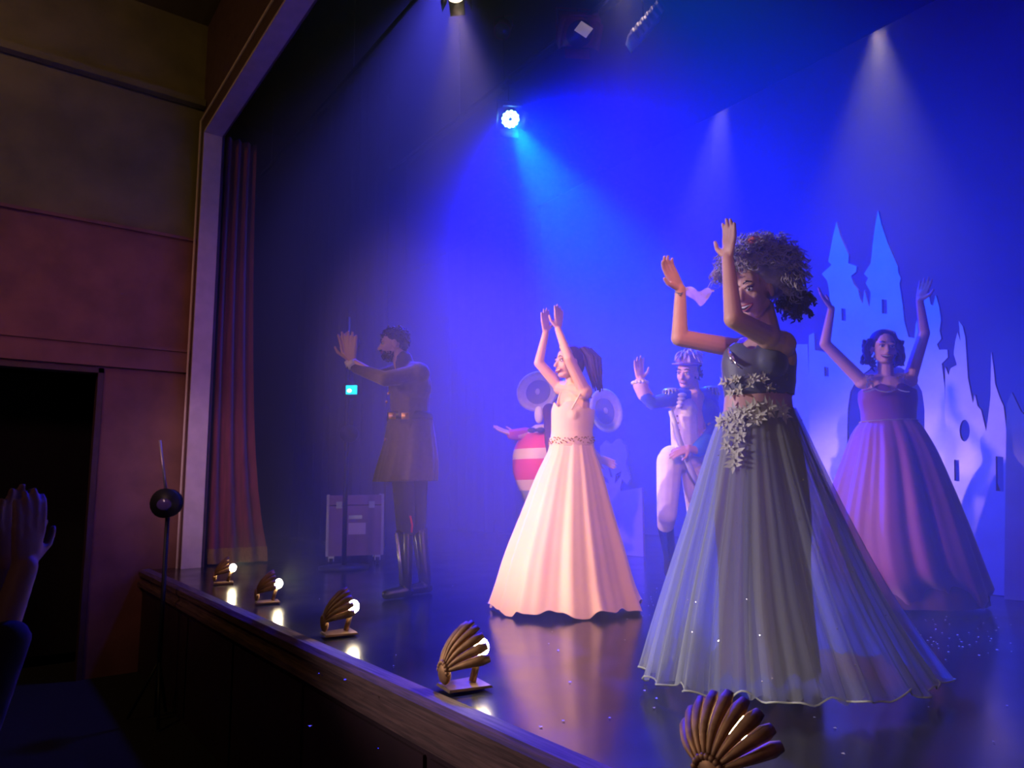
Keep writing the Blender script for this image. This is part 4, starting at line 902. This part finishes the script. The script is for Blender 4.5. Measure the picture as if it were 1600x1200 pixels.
for k in range(5): b_ = MB(); b_.ell(J(1058 + k * 1.5, 650 + 11 * k, -.145), (.008, .006, .008)); b_.build('button', GOLD, G_)
for (x, y, q) in ((1048, 610, -.05), (1110, 607, .06)):
    b_ = MB(); c_ = J(x, y, q); b_.ell(c_, (.065, .055, .02), (R, F, Z), 14, 8)
    for k in range(16): a = k * 2 * PI / 16; p = c_ + R * (.062 * math.cos(a)) + F * (.052 * math.sin(a)); b_.tube([p, p - Z * .055 + R * .01 * math.cos(a)], .006, 5)
    b_.build('epaulette', SIL, G_)
b_ = MB(); c_ = J(1092, 702, -.19); b_.cap(c_, J(1104, 690, -.12), .056, .06); b_.build('cuff', mat('sky_blue_cuff', (.05, .25, .7), .8), G_)
mb = MB(); mb.cap(J(1046, 722, -.04), J(1042, 805, -.22), .098, .072); mb.cap(J(1082, 722, .03), J(1090, 815, .02), .10, .068); mb.cap(J(1050, 716), J(1082, 716), .10, .10); mb.cap(J(1042, 805, -.22), J(1040, 820, -.16), .07, .062)
remesh(mb, 'breeches', mat('white_breeches', (.72, .70, .64), .75, var=.08), G_, .009, 3)
b_ = MB(); b_.tube([J(1048, 642, -.17), J(1062, 690, -.19), J(1080, 735, -.17), J(1096, 768, -.1)], [.018, .022, .022, .016], 8); b_.build('sword_sash', mat('pale_blue_sash', (.55, .62, .68), .6), G_)
g1 = J(1046, 868, .18); g2 = J(1090, 915, .03); g2.z = .05
for k_, (a, g, fd) in enumerate(((J(1040, 822, -.15), g1, None), (J(1090, 818, .02), g2, facing(20)))):
    mb = MB(); mb.cap(a, g, .06, .045)
    if fd: mb.cap(g, g + fd * .15 - Z * .01, .045, .036)
    else: mb.cap(g, g + (F * .5 - Z).normalized() * .15, .045, .034)
    remesh(mb, 'boot', BOOT, G_, .008, 2)
rr = random.Random(2); LIL = mat('lilac_felt_hat', (.36, .20, .45), .8, var=.3, scale=20)
b_ = MB(); b_.ell(Q(0, -.02, .10), (.095, .11, .065), AX, 18, 12); b_.ell(Q(0, -.0, .075), (.115, .14, .014), AX, 20, 8); b_.build('hat', LIL, G_)
b_ = MB(); strands(b_, Q(-.02, .02, .15), AX, (.05, .07, .02), 60, lambda v: v.z > -.2, .06, .007, .006, .6, 8, rr, .9); b_.build('plume', mat('pale_lilac_feather', (.55, .42, .62), .8), G_)
b_ = MB(); b_.ell(Q(0, -.045, .02), (.084, .075, .09), AX, 16, 12); strands(b_, Q(0, -.04, .02), AX, (.08, .08, .08), 70, lambda v: v.y < .1, .025, .006, .008, 1.5, 8, rr, .3); b_.build('hair', HBk, G_)

# ---- spectator clapping at the lower left
d = 1.55; J = lambda x, y, q=0: P(x, y, d + q)
base = P(-170, 900, 1.75); base.z = -1
H_ = thing('person', base, 'spectator in dark clothes at the far left, only the clapping hands in view', 'person')
mb = MB(); w1 = J(12, 878, .04); w2 = J(38, 886, -.03)
hand(mb, w1, J(22, 770, .03) - w1, R * .9 - F * .3, 1.0, thumb=1, curl=.08, spread=.06); hand(mb, w2, J(52, 782, -.02) - w2, -R * .9 + F * .3, .98, thumb=-1, curl=.12, spread=.06)
hc = P(-250, 700, 1.8); Q, AX = head(mb, hc, facing(180 - 40), 1.0); sh = hc - Z * .24; f2 = facing(140); s2 = f2.cross(Z)
mb.cap(hc - Z * .08, sh, .055, .065); mb.cap(sh - s2 * .17, sh + s2 * .17, .05, .05)
ends = [J(-40, 975, .09), J(12, 1000, -.08)]; a1, a2 = (sh - s2 * .17, sh + s2 * .17) if ((sh - s2 * .17) - ends[0]).length < ((sh + s2 * .17) - ends[0]).length else (sh + s2 * .17, sh - s2 * .17)
arms = ((a1, ends[0], J(-130, 1160, .15)), (a2, ends[1], J(-90, 1260, -.15)))
for (a, e, lo), wst in zip(arms, (w1, w2)): mb.cap(a, lo, .042, .036); mb.cap(lo, wst, .036, .026)
remesh(mb, 'body', mat('ruddy_skin', (.36, .20, .15), .6), H_, .0055, 2); face_parts(Q, AX, H_, 1.0, .9)
mb = MB()
mb.cap(sh - s2 * .17, sh + s2 * .17, .075, .075); mb.ell(sh - Z * .15, (.2, .13, .2), (s2, f2, Z)); mb.cap(sh - Z * .25, sh - Z * .55, .16, .17)
for a, e, lo in arms: mb.cap(a, lo, .062, .052); mb.cap(lo, e, .052, .042)
for sx in (-1, 1): kn = sh - Z * .62 + f2 * .42 + s2 * (.12 * sx); mb.cap(sh - Z * .58 + s2 * (.1 * sx), kn, .085, .065); ft = Vector((kn.x, kn.y, -.94)); mb.cap(kn, ft, .06, .045); mb.cap(ft, ft + f2 * .14, .045, .04)
remesh(mb, 'dark_clothes', mat('dark_jumper', (.02, .02, .025), .95), H_, .012, 3)
b_ = MB(); b_.ell(Q(0, -.03, .05), (.088, .098, .09), AX, 16, 12); b_.build('hair', HBk, H_)
